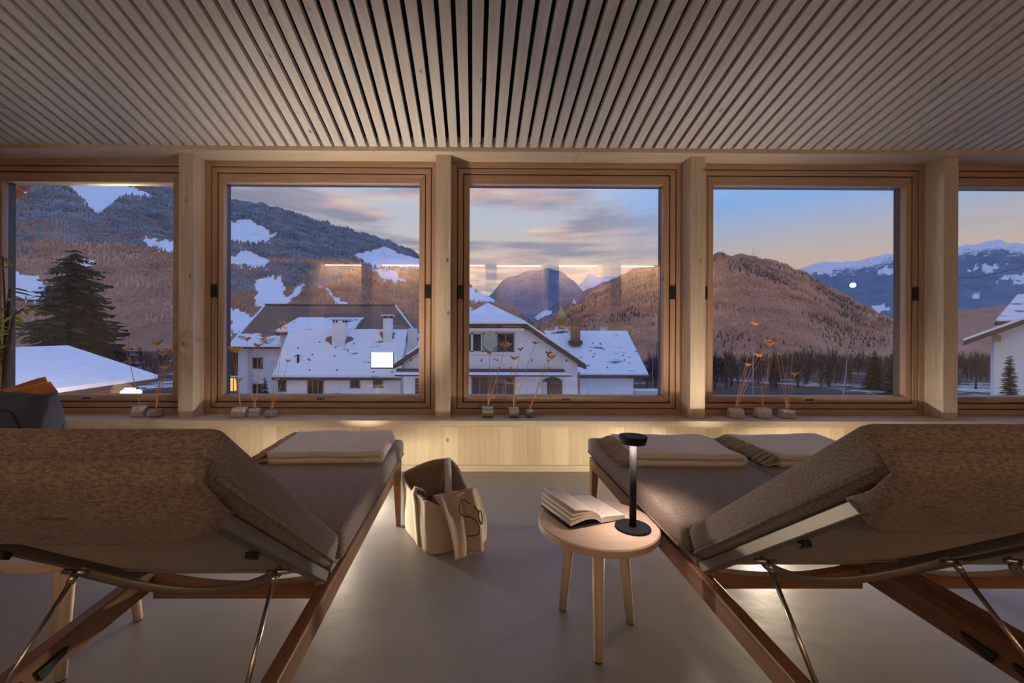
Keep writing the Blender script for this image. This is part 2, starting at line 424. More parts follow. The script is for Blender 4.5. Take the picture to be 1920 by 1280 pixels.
# ------------------------------------------------------------------ mesh helpers
class MB:
    def __init__(self):
        self.v, self.f = [], []

    def quadbox(self, p):
        n = len(self.v)
        self.v += [tuple(q) for q in p]
        self.f += [tuple(n + i for i in q) for q in ((0, 3, 2, 1), (4, 5, 6, 7), (0, 1, 5, 4), (1, 2, 6, 5), (2, 3, 7, 6), (3, 0, 4, 7))]
        return self

    def box(self, lo, hi):
        x0, y0, z0 = lo
        x1, y1, z1 = hi
        return self.quadbox([(x0, y0, z0), (x1, y0, z0), (x1, y1, z0), (x0, y1, z0), (x0, y0, z1), (x1, y0, z1), (x1, y1, z1), (x0, y1, z1)])

    def poly(self, pts):
        n = len(self.v)
        self.v += [tuple(p) for p in pts]
        self.f.append(tuple(range(n, n + len(pts))))
        return self

    def prism(self, pts, vec):
        """closed prism: polygon pts swept along vec"""
        n, k = len(self.v), len(pts)
        vec = Vector(vec)
        self.v += [tuple(p) for p in pts] + [tuple(Vector(p) + vec) for p in pts]
        self.f.append(tuple(range(n + k - 1, n - 1, -1)))
        self.f.append(tuple(range(n + k, n + 2 * k)))
        for i in range(k):
            j = (i + 1) % k
            self.f.append((n + i, n + j, n + k + j, n + k + i))
        return self

    def tube(self, pts, r, seg=8, cap=True, flat=None):
        """tube along pts; r a number or list; flat=(a,b) gives an elliptical section"""
        pts = [Vector(p) for p in pts]
        rs = r if isinstance(r, (list, tuple)) else [r] * len(pts)
        n0 = len(self.v)
        up = Vector((0, 0, 1))
        for i, p in enumerate(pts):
            t = (pts[min(i + 1, len(pts) - 1)] - pts[max(i - 1, 0)])
            t = t.normalized() if t.length > 1e-9 else Vector((0, 0, 1))
            a = t.cross(up)
            if a.length < .05:
                a = t.cross(Vector((0, 1, 0)))
            a.normalize()
            b = a.cross(t).normalized()
            fa, fb = flat if flat else (1, 1)
            for j in range(seg):
                an = 2 * math.pi * j / seg
                self.v.append(tuple(p + a * math.cos(an) * rs[i] * fa + b * math.sin(an) * rs[i] * fb))
        for i in range(len(pts) - 1):
            for j in range(seg):
                k = (j + 1) % seg
                self.f.append((n0 + i * seg + j, n0 + i * seg + k, n0 + (i + 1) * seg + k, n0 + (i + 1) * seg + j))
        if cap:
            self.f.append(tuple(n0 + j for j in range(seg - 1, -1, -1)))
            m = n0 + (len(pts) - 1) * seg
            self.f.append(tuple(m + j for j in range(seg)))
        return self

    def lathe(self, prof, c=(0, 0, 0), seg=32):
        n0 = len(self.v)
        for r, z in prof:
            for j in range(seg):
                a = 2 * math.pi * j / seg
                self.v.append((c[0] + r * math.cos(a), c[1] + r * math.sin(a), c[2] + z))
        for i in range(len(prof) - 1):
            for j in range(seg):
                k = (j + 1) % seg
                self.f.append((n0 + i * seg + j, n0 + i * seg + k, n0 + (i + 1) * seg + k, n0 + (i + 1) * seg + j))
        self.f.append(tuple(n0 + j for j in range(seg - 1, -1, -1)))
        m = n0 + (len(prof) - 1) * seg
        self.f.append(tuple(m + j for j in range(seg)))
        return self

    def grid(self, fn, nu, nv):
        n0 = len(self.v)
        for i in range(nu + 1):
            for j in range(nv + 1):
                self.v.append(tuple(fn(i / nu, j / nv)))
        for i in range(nu):
            for j in range(nv):
                a = n0 + i * (nv + 1) + j
                self.f.append((a, a + nv + 1, a + nv + 2, a + 1))
        return self

    def blob(self, c, s, seg=14, rings=9, amp=.0, sq=1.0, freq=3.0, seed=0):
        """rounded lump; sq<1 makes it boxier"""
        n0 = len(self.v)
        for i in range(rings + 1):
            th = math.pi * i / rings
            for j in range(seg):
                ph = 2 * math.pi * j / seg
                d = Vector((math.sin(th) * math.cos(ph), math.sin(th) * math.sin(ph), math.cos(th)))
                e = Vector([math.copysign(abs(q) ** sq, q) for q in d])
                k = 1 + amp * mnoise.noise(d * freq + Vector((seed, seed * 1.7, 0)))
                self.v.append((c[0] + e.x * s[0] * k, c[1] + e.y * s[1] * k, c[2] + e.z * s[2] * k))
        for i in range(rings):
            for j in range(seg):
                k = (j + 1) % seg
                self.f.append((n0 + i * seg + j, n0 + (i + 1) * seg + j, n0 + (i + 1) * seg + k, n0 + i * seg + k))
        return self

    def build(self, name, mat, parent=None, smooth=False, bevel=0, bseg=2, sub=0, solid=0, mats=None):
        me = bpy.data.meshes.new(name)
        me.from_pydata(self.v, [], self.f)
        bm = bmesh.new()
        bm.from_mesh(me)
        bmesh.ops.remove_doubles(bm, verts=bm.verts, dist=1e-6)
        if not solid:
            bmesh.ops.recalc_face_normals(bm, faces=bm.faces)
        bm.to_mesh(me)
        bm.free()
        me.materials.append(M[mat] if isinstance(mat, str) else mat)
        o = bpy.data.objects.new(name, me)
        COL.objects.link(o)
        if parent:
            o.parent = parent
        if smooth:
            for p in me.polygons:
                p.use_smooth = True
        if solid:
            q = o.modifiers.new('s', 'SOLIDIFY')
            q.thickness = solid
            q.offset = 0
        if bevel:
            q = o.modifiers.new('b', 'BEVEL')
            q.width = bevel
            q.segments = bseg
            q.limit_method = 'ANGLE'
            q.angle_limit = math.radians(40)
        if sub:
            q = o.modifiers.new('d', 'SUBSURF')
            q.levels = q.render_levels = sub
        return o


def tag(o, label, cat, group=None, kind=None):
    o['label'] = label
    o['category'] = cat
    if group:
        o['group'] = group
    if kind:
        o['kind'] = kind
    return o


def empty(name, loc=(0, 0, 0), rz=0.0):
    o = bpy.data.objects.new(name, None)
    o.empty_display_size = .05
    COL.objects.link(o)
    o.location = loc
    o.rotation_euler = (0, 0, rz)
    return o


def bx(name, lo, hi, mat, parent=None, bevel=0):
    return MB().box(lo, hi).build(name, mat, parent, bevel=bevel)


def copy_tree(o, parent=None):
    c = o.copy()
    COL.objects.link(c)
    c.parent = parent
    for ch in list(o.children):
        copy_tree(ch, c)
    return c


def bigmesh(name, tv, tf, pos, scl, rot, mat, tilt=None):
    """many copies of one small template joined in one mesh (uncountable trees, brush)"""
    tv = np.array(tv, float)
    tf = np.array(tf, int)
    n = len(pos)
    c, s = np.cos(rot), np.sin(rot)
    V = np.empty((n, len(tv), 3))
    sx, sz = scl[:, 0:1], scl[:, 1:2]
    V[:, :, 0] = (tv[None, :, 0] * c[:, None] - tv[None, :, 1] * s[:, None]) * sx + pos[:, 0:1]
    V[:, :, 1] = (tv[None, :, 0] * s[:, None] + tv[None, :, 1] * c[:, None]) * sx + pos[:, 1:2]
    V[:, :, 2] = tv[None, :, 2] * sz + pos[:, 2:3]
    Fc = (tf[None] + (np.arange(n) * len(tv))[:, None, None]).reshape(-1, tf.shape[1])
    me = bpy.data.meshes.new(name)
    me.vertices.add(n * len(tv))
    me.vertices.foreach_set('co', V.reshape(-1))
    k = tf.shape[1]
    me.loops.add(Fc.size)
    me.loops.foreach_set('vertex_index', Fc.reshape(-1))
    me.polygons.add(len(Fc))
    me.polygons.foreach_set('loop_start', np.arange(len(Fc)) * k)
    me.polygons.foreach_set('loop_total', np.full(len(Fc), k))
    me.update()
    me.validate()
    me.materials.append(M[mat])
    o = bpy.data.objects.new(name, me)
    COL.objects.link(o)
    return o


# ================================================================== THE ROOM
PITCH, P0 = 1.981, -.236                 # window posts along the wall
YF = 3.443                               # inner face of the window frames
YPOST, YHEAD, YSILL = 3.304, 3.247, 3.20
ZS, ZH = .384, 2.42                      # sill top, underside of the header
XL, XR = -4.05, 5.70
YB = -2.75                               # wall behind the camera
SLOPE = .2675
ZC = 2.454                               # underside of the slats at the window wall


def zceil(y):
    return ZC + SLOPE * (YHEAD - y)


def struct(o, label, cat):
    return tag(o, label, cat, kind='structure')


fl = empty('floor')
struct(fl, 'smooth grey poured floor under the loungers', 'floor')
bx('floor_slab', (XL - .3, YB - 1.2, -.2), (XR + .3, 3.098, 0), 'floor', fl)
bx('floor_edge_strip', (XL - .3, 3.104, -.2), (XR + .3, 3.33, 0), 'floor', fl)

wf = empty('wall_window_side', (0, 3.26, 0))
struct(wf, 'pale knotty spruce wall under the row of windows', 'wall')
bx('lower_panel', (XL, -.035, .045), (XR, .24, ZS - .052), 'spruce_wall', wf)
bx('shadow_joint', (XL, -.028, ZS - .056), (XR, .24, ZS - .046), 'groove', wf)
bx('window_sill', (XL, YSILL - 3.26, ZS - .048), (XR, .33, ZS), 'spruce_beam', wf, bevel=.003)
bx('header_beam', (XL, YHEAD - 3.26, ZH), (XR, .40, ZC + .22), 'spruce_beam', wf, bevel=.003)
bb = bx('baseboard_window_side', (XL, 3.210, 0), (XR, 3.30, .045), 'spruce_beam')
struct(bb, 'low pale wooden baseboard along the window wall', 'baseboard')

posts = [P0 + PITCH * i for i in range(-1, 4)]
pl = ['pale square spruce post at the far end beside the leftmost window', 'square spruce post between the conifer view and the snowy roofs view', 'square spruce post in the middle between the two village views',
      'square spruce post between the gabled house view and the brown hill view', 'square spruce post between the brown hill view and the window beside the dark eave', 'square spruce post at the outer end beyond the rightmost window']
for i, x in enumerate([XL + .03] + posts):
    p = bx('trim_%d' % (i + 1), (x - .0575, YPOST, ZS), (x + .0575, 3.62, ZH), 'spruce_post', bevel=.002)
    struct(p, pl[i], 'post')

# ceiling: sloping slats over a dark backing, each slat its own piece
ce = empty('ceiling', (0, YHEAD, ZC))
struct(ce, 'sloping ceiling of narrow whitened timber slats with dark gaps', 'ceiling')
Lc = (YHEAD - YB + .15)
ang = math.atan(SLOPE)


def slat_mesh():
    b = MB()
    w, t = .0305, .038
    L = Lc / math.cos(ang)
    b.box((-w, -L, 0), (w, 0, t))
    return b


first = slat_mesh().build('slat', 'slat', ce, bevel=.0015, bseg=1)
first.rotation_euler = (-ang, 0, 0)
px0 = -.024 + .0434
n_sl = 0
x = px0 - .0868 * 47
while x < XR:
    if n_sl == 0:
        o = first
    else:
        o = first.copy()
        COL.objects.link(o)
    o.parent = ce
    o.location = (x, 0, 0)
    n_sl += 1
    x += .0868
bk = MB().box((XL - .2, -Lc / math.cos(ang), .075), (XR + .2, .05, .14)).build('backing_board', 'dark', ce)
bk.rotation_euler = (-ang, 0, 0)

# windows
WIN = [(-3.99, posts[0]), (posts[0], posts[1]), (posts[1], posts[2]), (posts[2], posts[3]), (posts[3], posts[4])]
WL = ['wooden framed window showing the dark conifer and the snowy garage roof', 'wooden framed window showing white chimneys and a glowing panel for a reflection on snowy roofs', 'wooden framed window showing the white gabled house and the church tower',
      'wooden framed window showing the brown wooded hill', 'wooden framed window showing the white house with a dark eave']


def ring(x0, x1, z0, z1, w, y0, y1, name, par):
    """four frame members, the long ones mitred"""
    for s, nm, m in (((x0, z1, x1, z1, x1 - w, z1 - w, x0 + w, z1 - w), 'rail', 'frame'), ((x0, z0, x1, z0, x1 - w, z0 + w, x0 + w, z0 + w), 'rail', 'frame'),
                     ((x0, z0, x0, z1, x0 + w, z1 - w, x0 + w, z0 + w), 'stile', 'frame_v'), ((x1, z0, x1, z1, x1 - w, z1 - w, x1 - w, z0 + w), 'stile', 'frame_v')):
        pts = [(s[k], y0, s[k + 1]) for k in (0, 2, 4, 6)]
        MB().prism(pts, (0, y1 - y0, 0)).build(name + '_' + nm, m, par, bevel=.0025)


for i, (xa, xb) in enumerate(WIN):
    r = empty('window_%d' % (i + 1), ((xa + xb) / 2, YF, ZS))
    struct(r, WL[i], 'window')
    x0, x1 = xa + .0575 - r.location.x, xb - .0575 - r.location.x
    z0, z1 = 0, ZH - ZS
    gx0, gx1, gz0, gz1 = x0 + .146, x1 - .146, .150, z1 - .174
    ring(x0, x1, z0, z1, .045, 0, .16, 'outer_frame', r)
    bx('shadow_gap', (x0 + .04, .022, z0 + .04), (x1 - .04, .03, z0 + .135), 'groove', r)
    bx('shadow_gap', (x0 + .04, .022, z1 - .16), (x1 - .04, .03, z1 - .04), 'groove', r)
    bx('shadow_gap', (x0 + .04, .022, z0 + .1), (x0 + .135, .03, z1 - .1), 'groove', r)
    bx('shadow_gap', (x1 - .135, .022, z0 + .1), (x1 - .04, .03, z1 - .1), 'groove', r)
    ring(x0 + .052, x1 - .052, z0 + .052, z1 - .052, .0405, .004, .10, 'sash', r)
    # inner sash up to the glass
    b = MB()
    ax0, ax1, az0, az1 = x0 + .0995, x1 - .0995, z0 + .0995, z1 - .0995
    for s, nm, m in (((ax0, az1, ax1, az1, gx1, gz1, gx0, gz1), 'rail', 'frame'), ((ax0, az0, ax1, az0, gx1, gz0, gx0, gz0), 'rail', 'frame'),
                     ((ax0, az0, ax0, az1, gx0, gz1, gx0, gz0), 'stile', 'frame_v'), ((ax1, az0, ax1, az1, gx1, gz1, gx1, gz0), 'stile', 'frame_v')):
        MB().prism([(s[k], .008, s[k + 1]) for k in (0, 2, 4, 6)], (0, .05, 0)).build('inner_sash_' + nm, m, r, bevel=.006)
    bx('pane', (gx0 - .015, .040, gz0 - .015), (gx1 + .015, .046, gz1 + .015), 'glass', r)
    # dark metal reveal outside the glass
    for lo, hi in (((gx0 - .12, .052, gz0 - .1), (gx0 - .002, .115, gz1 + .1)), ((gx1 + .002, .052, gz0 - .1), (gx1 + .12, .115, gz1 + .1)),
                   ((gx0 - .12, .052, gz1 + .002), (gx1 + .12, .115, gz1 + .14)), ((gx0 - .12, .052, gz0 - .13), (gx1 + .12, .115, gz0 - .002))):
        bx('outer_reveal', lo, hi, 'anthracite', r)
    zc = at(600, 546, YF).z - ZS
    for xx in (x0 + .0725, x1 - .0725):
        bx('latch_plate', (xx - .022, -.003, zc - .053), (xx + .022, .01, zc + .053), 'black', r, bevel=.002)
    for k in (-1, 0, 1):
        q = MB().tube([(k * .022, -.0005, .123), (k * .022, .012, .123)], .0065, 10).build('drain_hole', 'black', r)

# side walls, wall behind with lit niches (they show in the glass)
for nm, x0, x1, lb in (('wall_left', XL - .25, XL - .02, 'wooden side wall at the conifer end of the room'), ('wall_right', XR + .06, XR + .3, 'wooden side wall at the outer end beyond the loungers')):
    b = MB().prism([(x0, YB - 1.2, 0), (x0, 3.65, 0), (x0, 3.65, zceil(3.65) + .25), (x0, YB - 1.2, zceil(YB - 1.2) + .3)], (x1 - x0, 0, 0)).build(nm, 'warm_wall')
    struct(b, lb, 'wall')
wb = empty('wall_back', (0, YB, 0))
struct(wb, 'warm lit panelled wall with resting niches facing the windows', 'wall')
bx('rear_panel', (XL - .2, -1.2, 0), (XR + .2, -1.05, 4.6), 'warm_wall', wb)
bx('upper_panel', (XL - .2, -1.05, 2.72), (XR + .2, 0, 4.5), 'warm_wall', wb)
bx('bench_front', (XL - .2, -.9, 0), (XR + .2, -.05, .78), 'bench_dark', wb)
bx('bench_top', (XL - .2, -1.05, .78), (XR + .2, -.02, .84), 'bench_dark', wb)
# niches between partitions
nx = [XL + .2 + 1.42 * k for k in range(8)]
for k, x in enumerate(nx):
    bx('partition', (x - .12, -1.05, .84), (x + .12, 0, 2.72), 'warm_wall', wb)
    if k < 7:
        bx('headboard', (x + .12, -1.04, 1.18), (x + 1.30, -.98, 1.5), 'bench_dark', wb)
        bx('light_strip', (x + .14, -.98, 2.695), (x + 1.28, -.95, 2.715), 'led', wb)
        q = MB().blob((x + .52, -.80, 1.02), (.30, .12, .19), amp=.1, sq=.65, seed=k).build('pillow', 'pillow', None, smooth=True)
        q.location = (0, YB, 0)
        tag(q, 'ochre pillow leaning in a lit niche behind the loungers', 'pillow', 'ochre pillows in the rear niches')


def arealight(name, loc, rot, size, size_y, power, col, parent=None, shape='RECTANGLE', spread=math.pi):
    l = bpy.data.lights.new(name, 'AREA')
    l.shape = shape
    l.size, l.size_y = size, size_y
    l.energy = power
    l.color = col
    l.spread = spread
    o = bpy.data.objects.new(name, l)
    COL.objects.link(o)
    o.location = loc
    o.rotation_euler = rot
    if parent:
        o.parent = parent
    return o


def spot_fixture(name, loc, target, power, label, col=(1, .90, .82), size=1.2, blend=.7, soft=.03):
    r = empty(name, loc)
    tag(r, label, 'spotlight', 'wall spotlights')
    d = (Vector(target) - Vector(loc)).normalized()
    MB().tube([(0, 0, 0), d * .10], .035, 16).build('housing', 'lamp_black', r, bevel=.003)
    MB().tube([d * .1005, d * .103], .024, 16).build('lens', 'spot_lens', r)
    MB().tube([(0, 0, 0), (0, -.06, .0)], .012, 8).build('arm', 'lamp_black', r)
    bx('wall_plate', (-.035, -.075, -.035), (.035, -.06, .035), 'lamp_black', r, bevel=.003)
    l = bpy.data.lights.new('spot', 'SPOT')
    l.energy = power
    l.color = col
    l.spot_size = size
    l.spot_blend = blend
    l.shadow_soft_size = soft
    o = bpy.data.objects.new('spot', l)
    COL.objects.link(o)
    o.parent = r
    o.location = d * .115
    o.rotation_euler = d.to_track_quat('-Z', 'Y').to_euler()
    return r


for k in range(7):
    arealight('niche_light', (nx[k] + .71, -.80, 2.70), (math.radians(-12), 0, 0), 1.1, .05, 8.5, (1, .70, .42), wb)
spot_fixture('wall_spotlight', (XL + .22, 1.2, 1.75), (-1.2, 3.4, 1.5), 14, 'black wall spotlight on the side wall at the conifer end', size=1.7)
spot_fixture('wall_spotlight', (XR - .15, .8, 1.75), (2.2, 3.4, 1.4), 9, 'black wall spotlight on the side wall beyond the outer lounger', size=1.5)

spot_fixture('wall_spotlight', (-.70, YB + .08, 2.95), (-.3, 1.7, .1), 11, 'added black fill spotlight above the niches behind the loungers', col=(1, .84, .70), size=1.0, blend=1.0, soft=.03)  # unseen spot added to brighten the lounger backs and the bag


def floor_lantern(x, y, power, up, label):
    r = empty('floor_light', (x, y, 0))
    tag(r, label, 'floor light', 'low floor lights by the baseboard')
    MB().lathe([(.035, 0), (.035, .012), (.030, .016), (.012, .018)], seg=20).build('base', 'lamp_black', r)
    MB().lathe([(.024, .018), (.027, .03), (.027, .075), (.022, .085)], seg=20).build('globe', 'bulb', r, smooth=True)
    MB().lathe([(.120, .118), (.122, .120), (.120, .124), (.02, .140), (.001, .142)], seg=28).build('cap', 'lamp_black', r)  # opaque cap added to keep the glow off the ceiling
    MB().tube([(0, 0, .084), (0, 0, .130)], .006, 10).build('stem', 'lamp_black', r)
    l = bpy.data.lights.new('glow', 'POINT')
    l.energy = power
    l.color = (1, .83, .60)
    l.shadow_soft_size = .03
    o = bpy.data.objects.new('glow', l)
    COL.objects.link(o)
    o.parent = r
    o.location = (0, -.06, .075)
    MB().tube([(0, .15, .0), (0, .15, .05)], .030, 18).build('uplight_can', 'lamp_black', r, bevel=.002)
    MB().tube([(0, .15, .0501), (0, .15, .053)], .025, 18).build('uplight_lens', 'bulb', r)
    l = bpy.data.lights.new('wall_wash', 'SPOT')
    l.energy = up
    l.color = (1, .80, .58)
    l.spot_size = math.radians(80)
    l.spot_blend = 1.0
    l.shadow_soft_size = .02
    o = bpy.data.objects.new('wall_wash', l)
    COL.objects.link(o)
    o.parent = r
    o.location = (0, .15, .057)
    o.rotation_euler = Vector((0, .54, 1.3)).to_track_quat('-Z', 'Y').to_euler()


floor_lantern(1.75, 2.62, 50, 45, 'small low floor light behind the foot of the outer lounger')
floor_lantern(-.80, 2.58, 24, 120, 'small low floor light behind the foot of the tote bag lounger')
floor_lantern(-2.9, 2.58, 8, 120, 'small low floor light beside the navy bag lounger')


# ================================================================== LOUNGERS
A_ = math.radians(37.3)
CA, SA = math.cos(A_), math.sin(A_)


def make_lounger():
    r = empty('sun_lounger')
    Y0 = 1.55
    y = lambda v: v - Y0
    hw = .30
    # seat mattress
    MB().box((-hw, y(1.245), .378), (hw, y(2.335), .465)).build('seat_mattress', 'fabric', r, smooth=True, bevel=.022, bseg=3)
    for s in (-1, 1):
        MB().tube([(s * (hw + .001), y(1.27), .392), (s * (hw + .001), y(2.31), .392)], .004, 6).build('piping', 'fabric', r, smooth=True)
    MB().tube([(-hw + .02, y(2.336), .392), (hw - .02, y(2.336), .392)], .004, 6).build('piping', 'fabric', r, smooth=True)
    bx('seat_platform', (-.272, y(1.22), .360), (.272, y(2.325), .377), 'sling', r)
    # wooden frame
    for s in (-1, 1):
        xo, xi = s * .287, s * .252
        x0, x1 = min(xo, xi), max(xo, xi)
        MB().prism([(x0, y(.42), .285), (x0, y(1.3), .298), (x0, y(2.33), .298), (x0, y(2.33), .358), (x0, y(1.2), .358), (x0, y(.42), .338)], (x1 - x0, 0, 0)).build('side_rail', 'teak', r, bevel=.004)
        # notched rack on the inner face
        b = MB()
        xa = s * .251
        xb_ = s * .244
        for k in range(4):
            yy = y(.62 + .10 * k)
            b.prism([(xa, yy, .300), (xa, yy + .055, .318), (xa, yy + .06, .330), (xa, yy - .01, .325)], (xb_ - xa, 0, 0))
        b.build('support_rack', 'black', r)
        # legs, tapering
        for yy, sp in ((2.33, .0), (.45, .0)):
            x0l, x1l = (s * .287, s * .245)
            t = .012
            pts = [(s * .285, y(yy) - .0, 0), (s * .262, y(yy), 0), (s * .262, y(yy) - .026, 0), (s * .285, y(yy) - .026, 0),
                   (s * .287, y(yy), .30), (s * .247, y(yy), .30), (s * .247, y(yy) - .050, .30), (s * .287, y(yy) - .050, .30)]
            MB().quadbox(pts).build('leg', 'teak', r, bevel=.003)
    # cross bar at the hinge with a hollowed top
    b = MB()
    n = 14
    top = [(-.252 + .504 * k / n, y(1.245), .338 - .030 * math.sin(math.pi * k / n) ** .8) for k in range(n + 1)]
    b.prism(top + [(.252, y(1.245), .272), (-.252, y(1.245), .272)], (0, .032, 0)).build('cross_bar', 'teak_x', r, bevel=.002)
    MB().box((-.252, y(2.28), .300), (.252, y(2.32), .350)).build('foot_bar', 'teak_x', r, bevel=.003)
    MB().box((-.252, y(.44), .288), (.252, y(.475), .335)).build('head_bar', 'teak_x', r, bevel=.003)
    # backrest in its own slanted frame: s along the back, n outwards to the sitter
    hy, hz = 1.235, .465

    def P(x, s, nn):
        return (x, y(hy - CA * s + SA * nn), hz + SA * s + CA * nn)

    def slab(x0, x1, s0, s1, n0, n1):
        return [P(x0, s0, n0), P(x1, s0, n0), P(x1, s1, n0), P(x0, s1, n0), P(x0, s0, n1), P(x1, s0, n1), P(x1, s1, n1), P(x0, s1, n1)]

    L = .735
    bmb = MB()
    bmb.quadbox(slab(-hw, hw, .005, L, -.088, 0)).build('back_mattress', 'fabric', r, smooth=True, bevel=.026, bseg=4)
    for s in (-1, 1):
        MB().tube([P(s * (hw + .001), .02, -.074), P(s * (hw + .001), L - .03, -.074)], .004, 6).build('piping', 'fabric', r, smooth=True)
    # hood that folds over the head end
    def hood(u, v):
        t = 2 * u - 1
        Lh = .10 + .135 * (1 - abs(t) ** 3.0)
        xx = t * (hw - .004)
        wob = .006 * mnoise.noise(Vector((t * 3.1, v * 2.5, 4.2)))
        over = .03
        dist = v * (over + Lh)
        ed = max(0.0, (abs(t) - .90) / .10)
        if dist < over:
            nn = -.056 - dist
            ss = L + .004 - .012 * ed * ed
        else:
            q = dist - over
            nn = -.088 - .034 * math.sin(min(1, q / .12) * math.pi / 2) * (1 - .6 * ed) + wob * 1.6 * min(1, q / .05)
            ss = L - q + .004 - .012 * ed * ed
        return P(xx, ss, nn)
    MB().grid(hood, 44, 30).build('hood', 'fabric', r, smooth=True, solid=.006)
    MB().tube([hood(k / 30, 1.0) for k in range(31)], .0042, 6).build('hood_hem', 'fabric', r, smooth=True)
    MB().tube([hood(k / 30, .0) for k in range(31)], .0035, 6).build('hood_seam', 'fabric', r, smooth=True)
    # metal back frame and sling
    for s in (-1, 1):
        x0, x1 = sorted((s * .272, s * .240))
        MB().quadbox(slab(x0, x1, -.03, .66, -.118, -.090)).build('back_frame_bar', 'aluminium', r, bevel=.003)
        MB().quadbox(slab(x0 + .004, x1 - .004, -.045, -.015, -.130, -.088)).build('hinge_plate', 'aluminium', r, bevel=.002)
        c = Vector(P(s * .243, .40, -.118))
        nrm = Vector(P(0, 0, -1)) - Vector(P(0, 0, 0))
        MB().tube([c, c + nrm * .012], .013, 14).build('stop_knob', 'black', r, bevel=.002)
    MB().quadbox(slab(-.240, .240, .63, .66, -.118, -.092)).build('back_frame_top', 'aluminium', r, bevel=.003)

    def sling(u, v):
        t = 2 * u - 1
        return P(t * .245, .06 + v * .58, -.098 - .020 * (1 - t * t) * math.sin(math.pi * min(1, v * 1.0 + .05)))
    MB().grid(sling, 16, 16).build('sling', 'sling', r, smooth=True, solid=.003)
    b = MB()
    b.tube([sling(k / 16, .0) for k in range(17)], .005, 6).build('sling_hem', 'sling', r, smooth=True)
    # bowed brace between the prop brackets
    b = MB()
    n = 24
    pts = []
    for k in range(n + 1):
        t = 2 * k / n - 1
        pts.append(P(t * .232, .215 - .12 * (1 - t * t) ** .9, -.122 - .030 * (1 - t * t) ** .9))
    b.tube(pts, .0095, 8, flat=(.5, 1.25)).build('bowed_brace', 'aluminium', r, smooth=True)
    for s in (-1, 1):
        xx = s * .226
        top = Vector(P(xx, .225, -.128))
        MB().tube([Vector(P(xx - s * -.03, .225, -.126)), top, Vector(P(xx - s * .02, .225, -.128))], .006, 8).build('prop_bracket', 'steel', r, smooth=True)
        bot = Vector((xx - s * .0 + s * .012, y(.80), .318))
        MB().tube([top, bot], .0052, 10).build('prop_rod', 'steel', r, smooth=True)
        MB().tube([top + (bot - top) * .0, top + (bot - top) * .09], .0085, 10).build('rod_collar', 'steel', r, smooth=True)
    return r


lg = 'sun loungers facing the windows'
LX = [(-.676, 'taupe sun lounger with one folded blanket nearest the canvas tote bag'), (.937, 'taupe sun lounger beside the round table with the black lamp'),
      (1.547, 'taupe sun lounger farther out, pushed against the lounger beside the lamp'), (-2.31, 'taupe sun lounger under the navy bag')]
l0 = make_lounger()
for i, (x, lb) in enumerate(LX):
    o = l0 if i == 0 else copy_tree(l0)
    o.location = (x, 1.595 if i in (1, 2) else 1.55, 0)
    tag(o, lb, 'lounger', lg)


